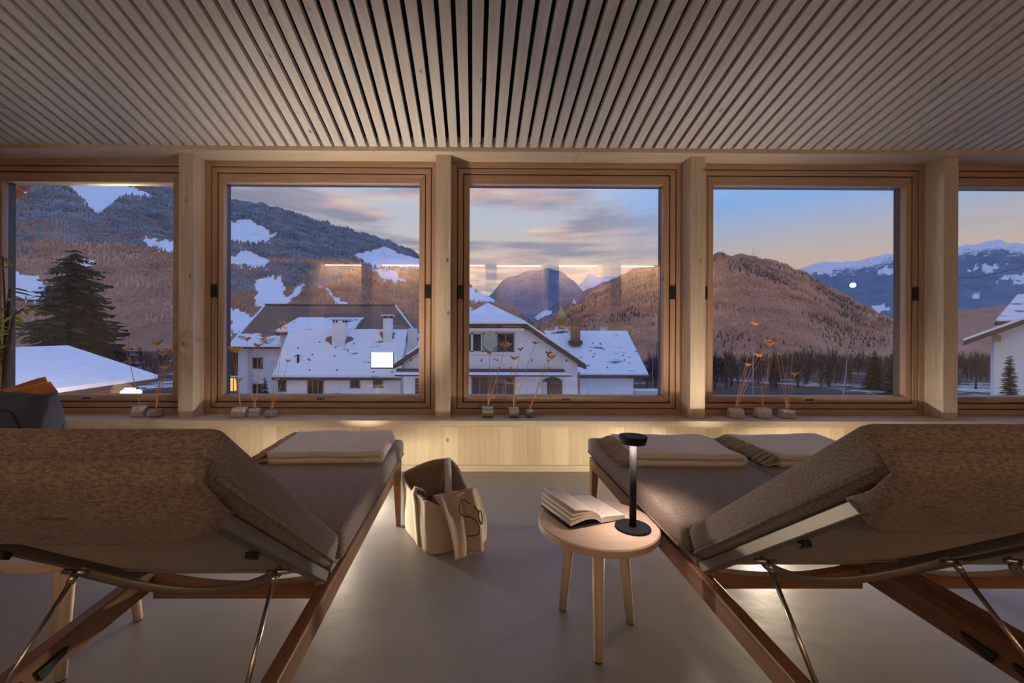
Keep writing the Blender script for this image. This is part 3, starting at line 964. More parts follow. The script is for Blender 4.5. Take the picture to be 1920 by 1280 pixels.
# ------------------------------------------------------------------ blankets
def blanket(cx, cy, w, dp, z, label, seed, rz=0.0):
    r = empty('folded_blanket', (cx, cy, z), rz)
    tag(r, label, 'blanket', 'folded blankets on the loungers')
    th = .0255
    # fold path in x-z: bottom layer left to right, round the fold, top layer back
    path = []
    n = 16
    for k in range(n + 1):
        path.append((-w / 2 + (w - .03) * k / n, th / 2 + .001))
    rr = .0145
    cz = th / 2 + .001 + rr
    for k in range(1, 8):
        a = -math.pi / 2 + math.pi * k / 8
        path.append((w / 2 - .03 + math.cos(a) * rr * 1.6, cz + math.sin(a) * rr))
    for k in range(n + 1):
        path.append((w / 2 - .03 - (w - .025) * k / n, cz + rr))
    def outline(yv):
        L, R = [], []
        for i, (px_, pz_) in enumerate(path):
            a = path[max(0, i - 1)]
            c = path[min(len(path) - 1, i + 1)]
            tx, tz = c[0] - a[0], c[1] - a[1]
            l = math.hypot(tx, tz) or 1
            nxx, nzz = -tz / l, tx / l
            up = pz_ > cz
            wv = .013 * mnoise.noise(Vector((px_ * 5 + seed, yv * 5, .3))) if up else 0
            droop = -.004 * (1 - math.cos(yv / dp * math.pi)) if up else 0
            f = th / 2
            L.append((px_ + nxx * f, pz_ + nzz * f + wv + droop * 0))
            R.append((px_ - nxx * f, pz_ - nzz * f + (wv if up else 0)))
        return L + R[::-1]
    ny = 14
    loops = []
    b = MB()
    for j in range(ny + 1):
        v = j / ny
        yv = -dp / 2 + dp * v
        e = min(v, 1 - v) * dp
        sh = 0 if e > .008 else .004
        skew = .012 * mnoise.noise(Vector((v * 2, seed, 1)))
        o = outline(yv)
        n0 = len(b.v)
        b.v += [(px_ + skew, yv, max(.0005, pz_)) for px_, pz_ in o]
        loops.append((n0, len(o)))
    for j in range(ny):
        a, k = loops[j]
        c, _ = loops[j + 1]
        for i in range(k):
            i2 = (i + 1) % k
            b.f.append((a + i, a + i2, c + i2, c + i))
    m = len(path)
    for (a, k), fl_ in ((loops[0], False), (loops[-1], True)):
        for i in range(m - 1):
            q = (a + i, a + i + 1, a + k - 2 - i, a + k - 1 - i)
            b.f.append(q if fl_ else q[::-1])
    b.build('wool_body', 'blanket', r, smooth=True)
    # fringe along the open edge
    b = MB()
    for k in range(240):
        yv = -dp / 2 + dp * (k + .5) / 240
        topl = k % 3 != 0
        zz = (cz + rr) if topl else th / 2
        L = random.uniform(.055, .095)
        dy = random.uniform(-.016, .016)
        x0 = -w / 2 + .006
        lift = random.uniform(-.004, .010)
        p0 = Vector((x0, yv, zz))
        p1 = Vector((x0 - L * .35, yv + dy * .3, max(.008, zz + lift)))
        p2 = Vector((x0 - L * .72, yv + dy * .8, max(.006, zz * .62 + lift)))
        p3 = Vector((x0 - L, yv + dy + random.uniform(-.006, .006), max(.005, zz * .25 + random.uniform(0, .010))))
        b.tube([p0, p1, p2, p3], [.0030, .0036, .0034, .0018], 4, cap=False)
    q = b.build('fringe', 'fringe', r, smooth=True)
    q['kind'] = 'stuff'
    return r


blanket(-.655, 2.075, .50, .38, .466, 'cream blanket folded on the lounger beside the tote bag, fold towards the bag', 1.0, math.radians(2))
blanket(.955, 2.03, .47, .37, .466, 'cream blanket with brown fringe right behind the black table lamp', 4.0, math.radians(-2))
blanket(1.575, 2.03, .47, .38, .466, 'cream fringed blanket on the outermost lounger, partly hidden by a backrest', 8.0, math.radians(-1))


# ------------------------------------------------------------------ side tables
def make_table():
    r = empty('side_table')
    R_, H = .206, .384
    MB().lathe([(.19, H - .026), (R_ - .003, H - .026), (R_, H - .023), (R_, H - .004), (R_ - .004, H), (.0005, H)], seg=64).build('table_top', 'birch', r)
    return r, H


def table(cx, cy, feet, label):
    r, H = make_table()
    r.location = (cx, cy, 0)
    tag(r, label, 'table', 'round side tables')
    for fx_, fy_ in feet:
        d = Vector((fx_ - cx, fy_ - cy, 0))
        tp = d * .72
        MB().tube([(tp.x, tp.y, H - .026), (d.x, d.y, .004)], [.0205, .0145], 20).build('leg', 'birch_leg', r, smooth=True)
        MB().tube([(d.x, d.y, .0045), (d.x, d.y, .0)], [.0135, .0135], 12).build('foot_glide', 'black', r)
    return r


table(.441, 1.505, [(.4026, 1.359), (.343, 1.615), (.572, 1.541)], 'round pale wooden side table carrying the lamp and open book')
table(-1.27, 1.42, [(-1.235, 1.29), (-1.42, 1.46), (-1.215, 1.56)], 'round pale wooden side table half hidden behind the lounger backrest')

# ------------------------------------------------------------------ table lamp
lx, ly = .545, 1.448
lp = empty('table_lamp', (lx, ly, .384))
tag(lp, 'slim matt black table lamp with flat disc head, on the round table', 'lamp')
MB().lathe([(.057, 0), (.0585, .002), (.0585, .006), (.057, .008), (.001, .0085)], seg=48).build('base', 'lamp_black', lp)
MB().tube([(0, 0, .008), (0, 0, .292)], .0115, 24).build('stem', 'lamp_black', lp, smooth=True)
MB().lathe([(.0375, .290), (.040, .289), (.0465, .312), (.0455, .315), (.001, .3155)], seg=48).build('head', 'lamp_black', lp)
MB().lathe([(.0362, .288), (.0362, .2895), (.001, .2896)], seg=40).build('diffuser', 'bulb', lp)
arealight('lamp_light', (0, 0, .2865), (0, 0, 0), .07, .07, .42, (1, .72, .57), lp, 'DISK', math.radians(105))

# ------------------------------------------------------------------ open book
bk = empty('open_book', (.4446, 1.478, .3845), math.atan2(.354, .935))
tag(bk, 'open paperback with fanned pages lying on the round table', 'book')
HB = .199
b = MB()
prof = [(0, .018), (.012, .0225), (.035, .0225), (.07, .0195), (.103, .0165), (.104, .003), (.002, .003)]
b.prism([(u, 0, z) for u, z in prof], (0, HB, 0)).build('right_pages', 'print', bk)
for k, (zo, zi, w, t) in enumerate(((.012, .006, .122, .013), (.030, .013, .118, .009), (.044, .017, .113, .007), (.060, .020, .103, .0045))):
    n = 10
    up = []
    lo = []
    for i in range(n + 1):
        q = i / n
        u = -w * q
        zz = zi + (zo - zi) * q ** .9 + .016 * math.sin(math.pi * q ** .7) * (1 - .25 * k / 3)
        up.append((u, zz + t * (1 - .25 * q)))
        lo.append((u, zz))
    bk_rot = .05 * k
    pts = up + lo[::-1]
    b = MB().prism([(u, 0, max(.0035, z)) for u, z in pts], (-.004 * k, HB - .002 * k, .004 * k))
    b.build('left_pages', 'print' if k == 3 else 'page', bk)
MB().prism([(-.126, -.001, .004), (-.126, -.001, .0065), (-.06, -.001, .0045), (.107, -.001, .0028), (.107, -.001, 0), (-.06, -.001, 0.0)], (0, HB + .002, 0)).build('cover', 'cover', bk)

# ------------------------------------------------------------------ canvas tote bag
tb = empty('tote_bag', (-.19, 2.215, 0))
tag(tb, 'beige canvas tote bag standing open on the floor between the loungers', 'bag')
base = [Vector(p) for p in ((-.205, 1.99), (-.03, 2.08), (-.20, 2.43), (-.385, 2.315))]
ctr = sum(base, Vector((0, 0))) / 4
rimz = [.235, .27, .315, .285]
rim = [Vector(p) for p in ((-.235, 2.02), (.0, 2.10), (-.10, 2.42), (-.395, 2.36))]


def quadloop(q, u, rnd):
    """point on a rounded quadrilateral, u in 0..1 around"""
    k = u * 4
    i = int(k) % 4
    f = k - int(k)
    a, c = q[i], q[(i + 1) % 4]
    p = a.lerp(c, f)
    m = sum(q, type(q[0])([0] * len(q[0]))) / 4
    corner = abs(f - .5) * 2
    return p.lerp(m, rnd * corner ** 4)


def tote(u, v, inset=0.0):
    b2, r2 = quadloop(base, u, .13), quadloop(rim, u, .10)
    k = u * 4
    i = int(k) % 4
    f = k - int(k)
    zt = rimz[i] * (1 - f) + rimz[(i + 1) % 4] * f
    zt += .022 * math.sin(u * 4 * math.pi + .6) - (.055 * math.exp(-((u - .10) / .07) ** 2))
    p = b2.lerp(r2, v ** 1.1)
    bul = 1 + .06 * math.sin(math.pi * v)
    p = ctr + (p - ctr) * bul * (1 - inset)
    p += Vector((mnoise.noise(Vector((u * 9, v * 2.4, 1.3))), mnoise.noise(Vector((u * 9, v * 2.4, 7.9))))) * .020 * v
    return Vector((p.x - tb.location.x, p.y - tb.location.y, .002 + v * zt))


MB().grid(lambda u, v: tote(u % 1.0, v), 64, 16).build('canvas_body', 'canvas', tb, smooth=True, solid=.004)
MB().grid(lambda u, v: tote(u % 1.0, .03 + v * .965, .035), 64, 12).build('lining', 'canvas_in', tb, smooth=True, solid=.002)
MB().grid(lambda u, v: tote(u % 1.0, .03, 1 - v), 48, 6).build('bag_bottom', 'canvas', tb, smooth=True, solid=.004)
b = MB()
b.tube([tote((k / 64) % 1, 1.0, .01) for k in range(65)], .0055, 8)
b.build('rim_binding', 'canvas', tb, smooth=True)


def strap(uv, wd, name='handle'):
    """flat webbing through points"""
    b = MB()
    pts = [Vector(p) for p in uv]
    n0 = 0
    for i, p in enumerate(pts):
        t = (pts[min(i + 1, len(pts) - 1)] - pts[max(0, i - 1)]).normalized()
        side_ = wd[i % len(wd)] if isinstance(wd[0], Vector) else wd
        b.v += [tuple(p - side_), tuple(p + side_)]
    for i in range(len(pts) - 1):
        b.f.append((2 * i, 2 * i + 1, 2 * i + 3, 2 * i + 2))
    return b.build(name, 'canvas', tb, smooth=True, solid=.004)


# front-left handle: up the outside, looping over the rim
us = .92
sd = (tote(us + .02, .5) - tote(us - .02, .5)).normalized() * .024
pts = [tote(us, v, -.065) for v in (.02, .2, .4, .6, .8, .99)]
top = tote(us, 1.0, -.05)
pts += [top + Vector((.012, .01, .022)), top + Vector((.045, .03, .006)), top + Vector((.06, .05, -.06))]
strap(pts, [sd])
ub = .60
sd = (tote(ub + .02, .5) - tote(ub - .02, .5)).normalized() * .017
t0 = tote(.52, 1.0)
t1 = tote(.13, .97)
q0 = t0 + Vector((0, 0, -.10))
pts = [tote(.52, .4, .06), tote(.52, .8, .06), t0 + Vector((.0, -.02, .012)), t0.lerp(t1, .3) + Vector((0, 0, .02)), t0.lerp(t1, .6) + Vector((0, 0, -.0)), t0.lerp(t1, .85) + Vector((0, 0, -.02))]
strap(pts, [Vector((.017, .004, 0))])

# cloth hanging out of the bag (its own thing)
tw = empty('beige_towel', (-.06, 2.03, 0))
tag(tw, 'beige cloth with brown lettering hanging over the tote bag rim to the floor', 'towel')


def towel(u, v, off=0.0):
    # u 0..1 left to right, v 0..1 from inside the bag, over the rim, to the floor
    tl, tr = Vector((-.19, 2.055, .262)), Vector((.015, 2.135, .275))
    bl, br = Vector((-.085, 1.955, .006)), Vector((.075, 2.16, .008))
    mid = Vector((.035, 1.995, .004))
    e = u * u * (3 - 2 * u)
    bot = (1 - u) ** 2 * bl + 2 * u * (1 - u) * mid + u * u * br
    topp = tl.lerp(tr, u)
    if v < .18:
        q = v / .18
        p = topp + Vector((-.01, .05, -.07)) * (1 - q) ** 1.2
    else:
        q = (v - .18) / .82
        p = topp.lerp(bot, q)
        p.z = topp.z + (bot.z - topp.z) * (q ** 1.15)
        outw = Vector((.55, -.83, 0))
        p += outw * (.030 * math.sin(math.pi * q) + .016 * math.sin(u * 9.0 + q * 2.0) * (q + .15) + .010 * math.sin(u * 17 + q * 4))
        p.z += .010 * math.sin(u * 12 + 1) * q * (1 - q)
    p = p + Vector((.55, -.83, .12)).normalized() * off
    p.z = max(p.z, .004 + off)
    return Vector((p.x - tw.location.x, p.y - tw.location.y, p.z))


MB().grid(towel, 40, 40).build('cloth', 'towel', tw, smooth=True, solid=.004)
Ss = [(.66, .40), (.60, .345), (.49, .34), (.40, .40), (.38, .47), (.46, .54), (.57, .57), (.64, .62), (.66, .70), (.60, .78), (.48, .80), (.38, .77)]
Oo = [(.80, .50), (.73, .54), (.72, .62), (.78, .68), (.86, .65), (.88, .57), (.84, .51), (.78, .50), (.72, .42)]


def smoothp(p, n=5):
    out = []
    for i in range(len(p) - 1):
        a, b_, c, d = p[max(0, i - 1)], p[i], p[i + 1], p[min(len(p) - 1, i + 2)]
        for k in range(n):
            t = k / n
            out.append(tuple(.5 * (2 * b_[j] + (c[j] - a[j]) * t + (2 * a[j] - 5 * b_[j] + 4 * c[j] - d[j]) * t * t + (-a[j] + 3 * b_[j] - 3 * c[j] + d[j]) * t ** 3) for j in (0, 1)))
    return out + [p[-1]]


b = MB()
for ch in (Ss, Oo):
    b.tube([towel(u, v, .0060) for u, v in smoothp(ch)], .0032, 6)
b.build('lettering', 'stroke', tw, smooth=True)

# ------------------------------------------------------------------ navy bag on the far lounger
nb = empty('navy_bag', (-2.215, 2.08, .466))
tag(nb, 'navy nylon bag standing behind the lounger backrest, below the conifer view', 'bag')


def navy(u, v):
    a = 2 * math.pi * u
    wx, wy = .205, .085
    ex = math.copysign(abs(math.cos(a)) ** .55, math.cos(a))
    ey = math.copysign(abs(math.sin(a)) ** .7, math.sin(a))
    z = v * .285
    k = 1 - .10 * v - .12 * max(0, v - .8)
    wob = .012 * mnoise.noise(Vector((math.cos(a) * 2, math.sin(a) * 2 + 3, v * 3)))
    return Vector((ex * wx * (1 - .07 * v) + wob, ey * wy * (1 - .45 * v ** 2) + wob, z + .006 * math.sin(a * 3) * v))


MB().grid(lambda u, v: navy(u % 1, v), 48, 14).build('bag_body', 'navy', nb, smooth=True, solid=.004)
MB().grid(lambda u, v: navy(u % 1, .01).lerp(Vector((0, 0, .003)), v), 48, 4).build('bag_base', 'navy', nb, smooth=True)
b = MB()
b.tube([Vector(navy((.5 + .47 * k / 20 + .5) % 1, .25 + .6 * math.sin(math.pi * k / 20))) + Vector((0, -.004, 0)) for k in range(21)], .0045, 6)
b.build('seam_piping', 'black', nb, smooth=True)
b = MB()
b.tube([Vector(navy(.68 + .14 * k / 20, .30 + .42 * math.sin(math.pi * k / 20))) + Vector((0, -.004, 0)) for k in range(21)], .004, 6)
b.build('pocket_seam', 'black', nb, smooth=True)
for k, (x0, x1, z0, zt0, zt1, yy) in enumerate(((-.19, .115, .19, .285, .355, .045), (-.12, .165, .19, .29, .335, .02))):
    q = empty('leather_folder', (-2.215, 2.08 + yy, .466))
    tag(q, ['tan leather folder sticking up out of the navy bag, the taller one behind', 'tan leather folder in the navy bag, in front of the taller one'][k], 'folder', 'leather folders in the navy bag')
    MB().prism([(x0, 0, z0), (x1 - .01, 0, z0), (x1 + .02, 0, zt0 - .012), (x1 - .02, 0, zt1), (x1 - .05, 0, zt1 - .006), (x0, 0, zt0 - .02)], (0, .006, 0)).build('front_sheet', 'leather', q, bevel=.002)
    MB().prism([(x0, .008, z0), (x1 - .012, .008, z0), (x1 + .012, .008, zt0 - .02), (x1 - .03, .008, zt1 - .008), (x0, .008, zt0 - .03)], (0, .005, 0)).build('rear_sheet', 'leather', q, bevel=.002)

# ------------------------------------------------------------------ pot plant reaching into the frame
pp = empty('potted_plant', (-2.87, 2.62, 0))
tag(pp, 'leafy potted plant whose branch tip reaches in front of the conifer window', 'plant')
MB().lathe([(.11, 0), (.15, .03), (.17, .30), (.175, .32), (.16, .32), (.155, .27), (.001, .27)], seg=28).build('pot', 'pot', pp, smooth=True)
MB().lathe([(.150, .271), (.150, .285), (.001, .29)], seg=24).build('soil', 'soil', pp)
b = MB()
br = [((0, 0, .28), (.03, -.02, .7), (.02, 0, 1.1), (.0, 0, 1.5)), ((.02, -.01, .6), (.06, -.02, .95), (.10, -.03, 1.14), (.17, -.04, 1.18)), ((.02, 0, .8), (-.1, .05, 1.1), (-.2, .08, 1.25)), ((.02, 0, .95), (.05, -.02, 1.15), (.10, -.05, 1.30))]
for q in br:
    b.tube(q, [.012, .010, .006, .004][:len(q)], 7)
b.build('stems', 'bark', pp, smooth=True)
random.seed(11)
lf = MB()
lfv = [(0, 0, 0), (.02, .045, .004), (.012, .09, -.004), (0, .13, -.02), (-.012, .09, -.004), (-.02, .045, .004), (0, .05, -.006)]
lff = [(0, 1, 6), (1, 2, 6), (2, 3, 6), (3, 4, 6), (4, 5, 6), (5, 0, 6)]
lme = bpy.data.meshes.new('leaf')
lme.from_pydata(lfv, [], lff)
lme.materials.append(M['leaf'])
for q in br:
    for k in range(11):
        t = .35 + .65 * k / 10
        j = min(len(q) - 2, int(t * (len(q) - 1)))
        f = t * (len(q) - 1) - j
        p = Vector(q[j]).lerp(Vector(q[j + 1]), f)
        o = bpy.data.objects.new('leaf', lme)
        COL.objects.link(o)
        o.parent = pp
        o.location = p
        s_ = random.uniform(.6, .95)
        o.scale = (s_, s_, s_)
        o.rotation_euler = (random.uniform(-.9, .3), random.uniform(-.5, .5), random.uniform(0, 6.28))


# ------------------------------------------------------------------ dried flowers in stones on the sill
def bloom(b, p, r, seed):
    rd = random.Random(seed)
    for k in range(9):
        a = 2 * math.pi * k / 9 + rd.uniform(-.2, .2)
        L = r * rd.uniform(.75, 1.1)
        q = p + Vector((math.cos(a) * L, math.sin(a) * L, r * rd.uniform(.25, .65)))
        m_ = p.lerp(q, .5) + Vector((0, 0, -r * .08))
        b.tube([p - Vector((0, 0, r * .25)), m_, q], [r * .10, r * .17, r * .04], 4, cap=True)
    b.blob((p.x, p.y, p.z - r * .02), (r * .22, r * .22, r * .25), 7, 5)


def stone_flower(px, w, h, kind, blooms, label, seed, dy=3.335, dep=None):
    base = at(px, 783, dy)
    r = empty('dried_flower_stone', (base.x, dy, ZS))
    tag(r, label, 'dried flowers', 'dried flowers in stones on the sill')
    W, H = w * dy / F, h * dy / F
    if kind == 'block':
        D = W * .75
        t = .82
        MB().quadbox([(-W / 2, -D / 2, 0), (W / 2, -D / 2, 0), (W / 2, D / 2, 0), (-W / 2, D / 2, 0), (-W / 2 * t, -D / 2 * t, H), (W / 2 * t, -D / 2 * .9, H * .97), (W / 2 * t, D / 2 * t, H), (-W / 2 * t, D / 2 * t, H * .98)]).build('stone_base', 'concrete_stone', r, bevel=W * .08)
    elif kind == 'steel':
        MB().tube([(-W / 2, 0, H / 2), (W / 2, 0, H / 2)], H / 2, 24).build('stone_base', 'steel_block', r, bevel=.002)
    elif kind == 'round':
        MB().blob((0, 0, H / 2), (W / 2, W / 2, H / 2), 20, 12, .12, seed=seed).build('stone_base', 'grey_stone', r, smooth=True)
    else:
        MB().blob((0, 0, H / 2), (W / 2, W * .38, H / 2), 18, 10, .2, .6, seed=seed).build('stone_base', 'concrete_stone', r, smooth=True)
    rd = random.Random(seed)
    for k, (bx_, by_, br_) in enumerate(blooms):
        e = at(bx_, by_, dy + rd.uniform(-.02, .02)) - Vector((base.x, dy, ZS))
        s0 = Vector((rd.uniform(-.006, .006), 0, H * .9))
        m_ = s0.lerp(e, .5) + Vector((rd.uniform(-.012, .012), rd.uniform(-.006, .006), 0))
        pts = [s0, s0.lerp(m_, .5) + Vector((rd.uniform(-.003, .003), 0, 0)), m_, m_.lerp(e, .5) + Vector((rd.uniform(-.003, .003), 0, 0)), e]
        MB().tube(pts, [.0022, .002, .0018, .0016, .0014], 5).build('stem', 'stem', r, smooth=True)
        b = MB()
        bloom(b, e, br_ * dy / F, seed * 31 + k)
        b.build('bloom', 'bloom', r, smooth=True)
    return r


stone_flower(262, 24, 20, 'block', [(236, 655, 8), (240, 640, 5)], 'grey block with a lone dark stem below the conifer, outer of two', 1)
stone_flower(292, 25, 13, 'lump', [(295, 643, 11), (307, 665, 10), (317, 657, 9), (309, 690, 9)], 'flat pale stone with an orange bunch, next to the grey lone-stem block', 2)
stone_flower(450, 28, 18, 'block', [(442, 657, 14), (449, 712, 8), (434, 655, 8)], 'largest pale stone with umbel flowers, first below the snowy roofs', 3)
stone_flower(478, 20, 16, 'block', [(463, 636, 8), (484, 648, 9), (497, 632, 8)], 'middle pale stone with upright orange blooms below the snowy roofs', 4)
stone_flower(508, 22, 12, 'lump', [(540, 677, 6), (532, 616, 8), (529, 606, 7), (519, 712, 5)], 'low pebble with slanting stems, third below the snowy roofs', 5)
stone_flower(914, 21, 20, 'steel', [(918, 661, 10), (927, 674, 4), (948, 648, 13), (936, 690, 4)], 'steel cylinder with orange umbels below the herringbone shutters', 6)
stone_flower(963, 18, 19, 'steel', [(965, 672, 9), (976, 655, 7), (1004, 643, 7), (958, 690, 4)], 'smaller steel cylinder with pink blooms, between cylinder and pebble', 7)
stone_flower(993, 18, 17, 'round', [(1034, 670, 10), (1029, 662, 8), (1030, 690, 4)], 'round grey pebble with long bent stems below the gabled house', 8)
stone_flower(1379, 27, 18, 'block', [(1422, 666, 9), (1417, 607, 10), (1402, 684, 7), (1442, 638, 7)], 'pale stone block with tall leaning stems, first below the brown hill', 9)
stone_flower(1430, 28, 19, 'block', [(1445, 645, 11), (1453, 636, 7), (1426, 668, 5)], 'pale stone block with a wide orange bloom, second below the brown hill', 10)
stone_flower(1475, 26, 16, 'block', [(1464, 664, 7), (1489, 644, 7), (1490, 702, 8), (1454, 640, 5)], 'pale stone block with forked stems, third below the brown hill', 11)


# ================================================================== OUTSIDE
def zground(x, y):
    t = min(1, max(0, (y - 45) / 260))
    z = -7.2 - 12 * t * t * (3 - 2 * t)
    z += 1.2 * mnoise.noise(Vector((x * .02, y * .02, 0))) * min(1, y / 40)
    if x > 24:
        z += min(3.0, (x - 24) * .10) * max(0, 1 - y / 90)
    return z


def gridobj(name, fn, nu, nv, mat, snowfn=None):
    b = MB()
    b.grid(fn, nu, nv)
    me = bpy.data.meshes.new(name)
    me.from_pydata(b.v, [], b.f)
    me.materials.append(M[mat])
    for p in me.polygons:
        p.use_smooth = True
    a = me.attributes.new('snow', 'FLOAT', 'POINT')
    if snowfn:
        a.data.foreach_set('value', [snowfn(v) for v in b.v])
    o = bpy.data.objects.new(name, me)
    COL.objects.link(o)
    return o


M['ground'] = hillmat('snowy_valley_ground', (.05, .035, .03), (.12, .085, .07), fscale=.09)
M['hill_left'] = hillmat('larch_slope', (.28, .15, .105), (.48, .26, .165), fscale=.012)
M['hill_right'] = hillmat('brown_slope', (.34, .165, .105), (.54, .28, .175), fscale=.02)
M['mount_blue'] = hillmat('hazed_frosted_mountain', (.10, .13, .20), (.24, .28, .38), (.62, .66, .76), fscale=.004)  # blue of distance haze put into the mountain's own colour
M['mount_low'] = hillmat('hazed_frosted_slope', (.10, .105, .15), (.20, .20, .26), (.70, .74, .84), fscale=.006)  # bluish haze tint mixed into the slope colours
M['peak'] = hillmat('snow_peak', (.22, .25, .34), (.35, .38, .46), (.80, .80, .84), fscale=.002)  # rock colours carry painted haze blue too
M['mount_far'] = hillmat('hazed_blue_mountain', (.085, .16, .25), (.16, .26, .38), (.74, .74, .80), fscale=.0035)  # haze painted in as the range's blue base colour

gr = gridobj('ground', lambda u, v: (lambda y: (lambda x: (x, y, zground(x, y)))((u * 2 - 1) * (90 + y * 1.7)))(4.2 + 520 * v ** 1.8), 90, 90, 'ground',
             lambda p: .72 if p[1] < 45 else .40 + .5 * mnoise.noise(Vector((p[0] * .03, p[1] * .012, 3))))
struct(gr, 'snowy valley floor between the village houses and the hills', 'ground')


def inpoly(x, y, P_):
    c = False
    j = len(P_) - 1
    for i in range(len(P_)):
        xi, yi = P_[i]
        xj, yj = P_[j]
        if (yi > y) != (yj > y) and x < (xj - xi) * (y - yi) / (yj - yi) + xi:
            c = not c
        j = i
    return c


def hill(name, ridge, d1, d0, z0, mat, label, prof=1.0, rough=6.0, snow=None, nu=170, nv=70, capsnow=0, bulge=0.0):
    rx = np.array([p[0] for p in ridge], float)
    ry = np.array([p[1] for p in ridge], float)

    def fn(u, v):
        px_ = rx[0] + (rx[-1] - rx[0]) * u
        py_ = float(np.interp(px_, rx, ry))
        dd = d1 * (1 + bulge * (u - .5))
        R = at(px_, py_, dd)
        R.z += rough * .9 * mnoise.noise(Vector((px_ * .05, 0, d1)))
        vv = v * 1.25
        if vv <= 1:
            d = d0 + (dd - d0) * vv
            p = at(px_, PY, d)
            z = z0 + (R.z - z0) * vv ** prof
            z += rough * min(1, 4 * (1 - vv)) * min(1, vv * 4) * mnoise.fractal(Vector((p.x * .006, p.y * .006, d1)), 1.0, 2.0, 4)
            return (p.x, p.y, z)
        d = dd * (1 + .5 * (vv - 1))
        p = at(px_, PY, d)
        return (p.x, p.y, R.z - (vv - 1) * 2.2 * max(40, (R.z - z0)))

    def sf(p):
        a, b_ = proj(p)
        a += 9 * mnoise.noise(Vector((a * .09, b_ * .09, 1.0)))
        b_ += 9 * mnoise.noise(Vector((a * .09, b_ * .09, 5.0)))
        s = .12
        for P_ in (snow or []):
            if inpoly(a, b_, P_):
                s = .95
        if capsnow:
            top = float(np.interp(a, rx, ry))
            s = max(s, 1.1 - (b_ - top) / capsnow * .9)
        return s
    o = gridobj(name, fn, nu, nv, mat, sf)
    struct(o, label, 'hill' if 'hill' in name else 'mountain')
    return fn, o


SNOW1 = [[(110, 330), (215, 335), (300, 372), (235, 366), (185, 405), (150, 372)], [(255, 445), (335, 450), (335, 477), (290, 467)], [(5, 498), (70, 520), (130, 560), (60, 566), (5, 545)], [(120, 480), (180, 490), (160, 503)],
         [(425, 415), (470, 410), (518, 440), (500, 458), (425, 452)], [(425, 482), (470, 470), (508, 490), (495, 503), (425, 497)], [(478, 523), (527, 518), (542, 574), (480, 578)], [(533, 562), (566, 528), (578, 535), (545, 567)],
         [(655, 478), (722, 462), (752, 475), (800, 490), (800, 507), (700, 502)], [(690, 502), (742, 508), (765, 532), (720, 527)], [(596, 528), (645, 565), (668, 578), (640, 578)], [(876, 535), (935, 558), (925, 572), (876, 567)], [(876, 573), (905, 592), (876, 604)],
         [(430, 575), (470, 590), (500, 620), (430, 625)]]
RID1 = [(-420, 30), (-150, 140), (0, 205), (200, 285), (330, 335), (432, 375), (520, 391), (600, 417), (690, 441), (760, 467), (800, 486), (860, 524), (900, 548), (950, 572), (985, 592), (1015, 616)]
h1, _ = hill('hill_wooded_slope', RID1, 1900, 420, -19, 'hill_left', 'long wooded hillside with snow clearings above the snowy roofs', prof=1.05, rough=16, snow=SNOW1, nu=420, nv=190)
RID2 = [(985, 622), (1030, 606), (1060, 592), (1100, 562), (1150, 527), (1190, 509), (1247, 498), (1300, 486), (1342, 480), (1400, 483), (1450, 492), (1500, 511), (1550, 538), (1600, 568), (1650, 592), (1690, 604), (1780, 616), (1900, 622)]
h2, _ = hill('hill_brown_dome', RID2, 1150, 300, -19, 'hill_right', 'rounded brown wooded hill between the church and the blue mountains', prof=.85, rough=9, nu=190, nv=80)
hill('mountain_blue_dome', [(870, 600), (905, 568), (925, 546), (945, 522), (985, 509), (1020, 503), (1050, 508), (1078, 528), (1105, 560), (1140, 595), (1180, 625)], 4200, 2600, -60, 'mount_blue', 'frosted dome mountain in painted haze blue behind the white gabled house', rough=30, nu=90, nv=40)
hill('mountain_dark_slope', [(960, 618), (1000, 596), (1020, 582), (1050, 565), (1090, 546), (1130, 530), (1170, 518), (1215, 512), (1260, 520)], 3000, 1700, -50, 'mount_low', 'lower frosted slope with painted haze tint in front of the blue dome mountain', rough=22, nu=90, nv=40,
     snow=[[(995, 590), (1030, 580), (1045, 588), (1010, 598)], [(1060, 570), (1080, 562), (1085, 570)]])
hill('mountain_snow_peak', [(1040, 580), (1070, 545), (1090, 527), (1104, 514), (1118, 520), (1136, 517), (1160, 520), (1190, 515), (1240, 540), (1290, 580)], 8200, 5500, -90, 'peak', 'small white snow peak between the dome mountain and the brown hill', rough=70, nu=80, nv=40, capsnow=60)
hill('mountain_far_range', [(1440, 540), (1475, 515), (1510, 499), (1532, 494), (1548, 488), (1562, 492), (1600, 490), (1640, 481), (1668, 473), (1690, 475), (1725, 471), (1765, 466), (1806, 461), (1840, 455), (1870, 449), (1892, 454), (1920, 458), (2000, 448), (2120, 465), (2300, 440)], 6200, 1500, -60, 'mount_far', 'mountain range in painted haze blue with snowy tops beside the brown hill', rough=45, nu=190, nv=90, capsnow=34,
     snow=[[(1806, 502), (1850, 496), (1905, 493), (1840, 512)], [(1868, 522), (1935, 508), (1935, 536)], [(1630, 578), (1700, 564), (1700, 576), (1640, 586)], [(1640, 505), (1690, 498), (1690, 512), (1650, 516)], [(1806, 556), (1835, 554), (1825, 568), (1806, 572)], [(1520, 512), (1560, 505), (1570, 515)]])
hill('hill_dark_bank', [(1500, 622), (1600, 612), (1690, 600), (1760, 588), (1806, 580), (1900, 572), (2050, 575), (2300, 580)], 900, 250, -17, 'hill_right', 'dark wooded bank below the far blue range', rough=8, nu=90, nv=40)


# forest: too many trees to count, grown on the two near hills
def cone(sides, levels):
    v, f = [], []
    for r, z0, z1 in levels:
        n = len(v)
        for k in range(sides):
            a = 2 * math.pi * k / sides
            v.append((r * math.cos(a), r * math.sin(a), z0))
        v.append((0, 0, z1))
        for k in range(sides):
            f.append((n + k, n + (k + 1) % sides, n + sides))
    return v, f


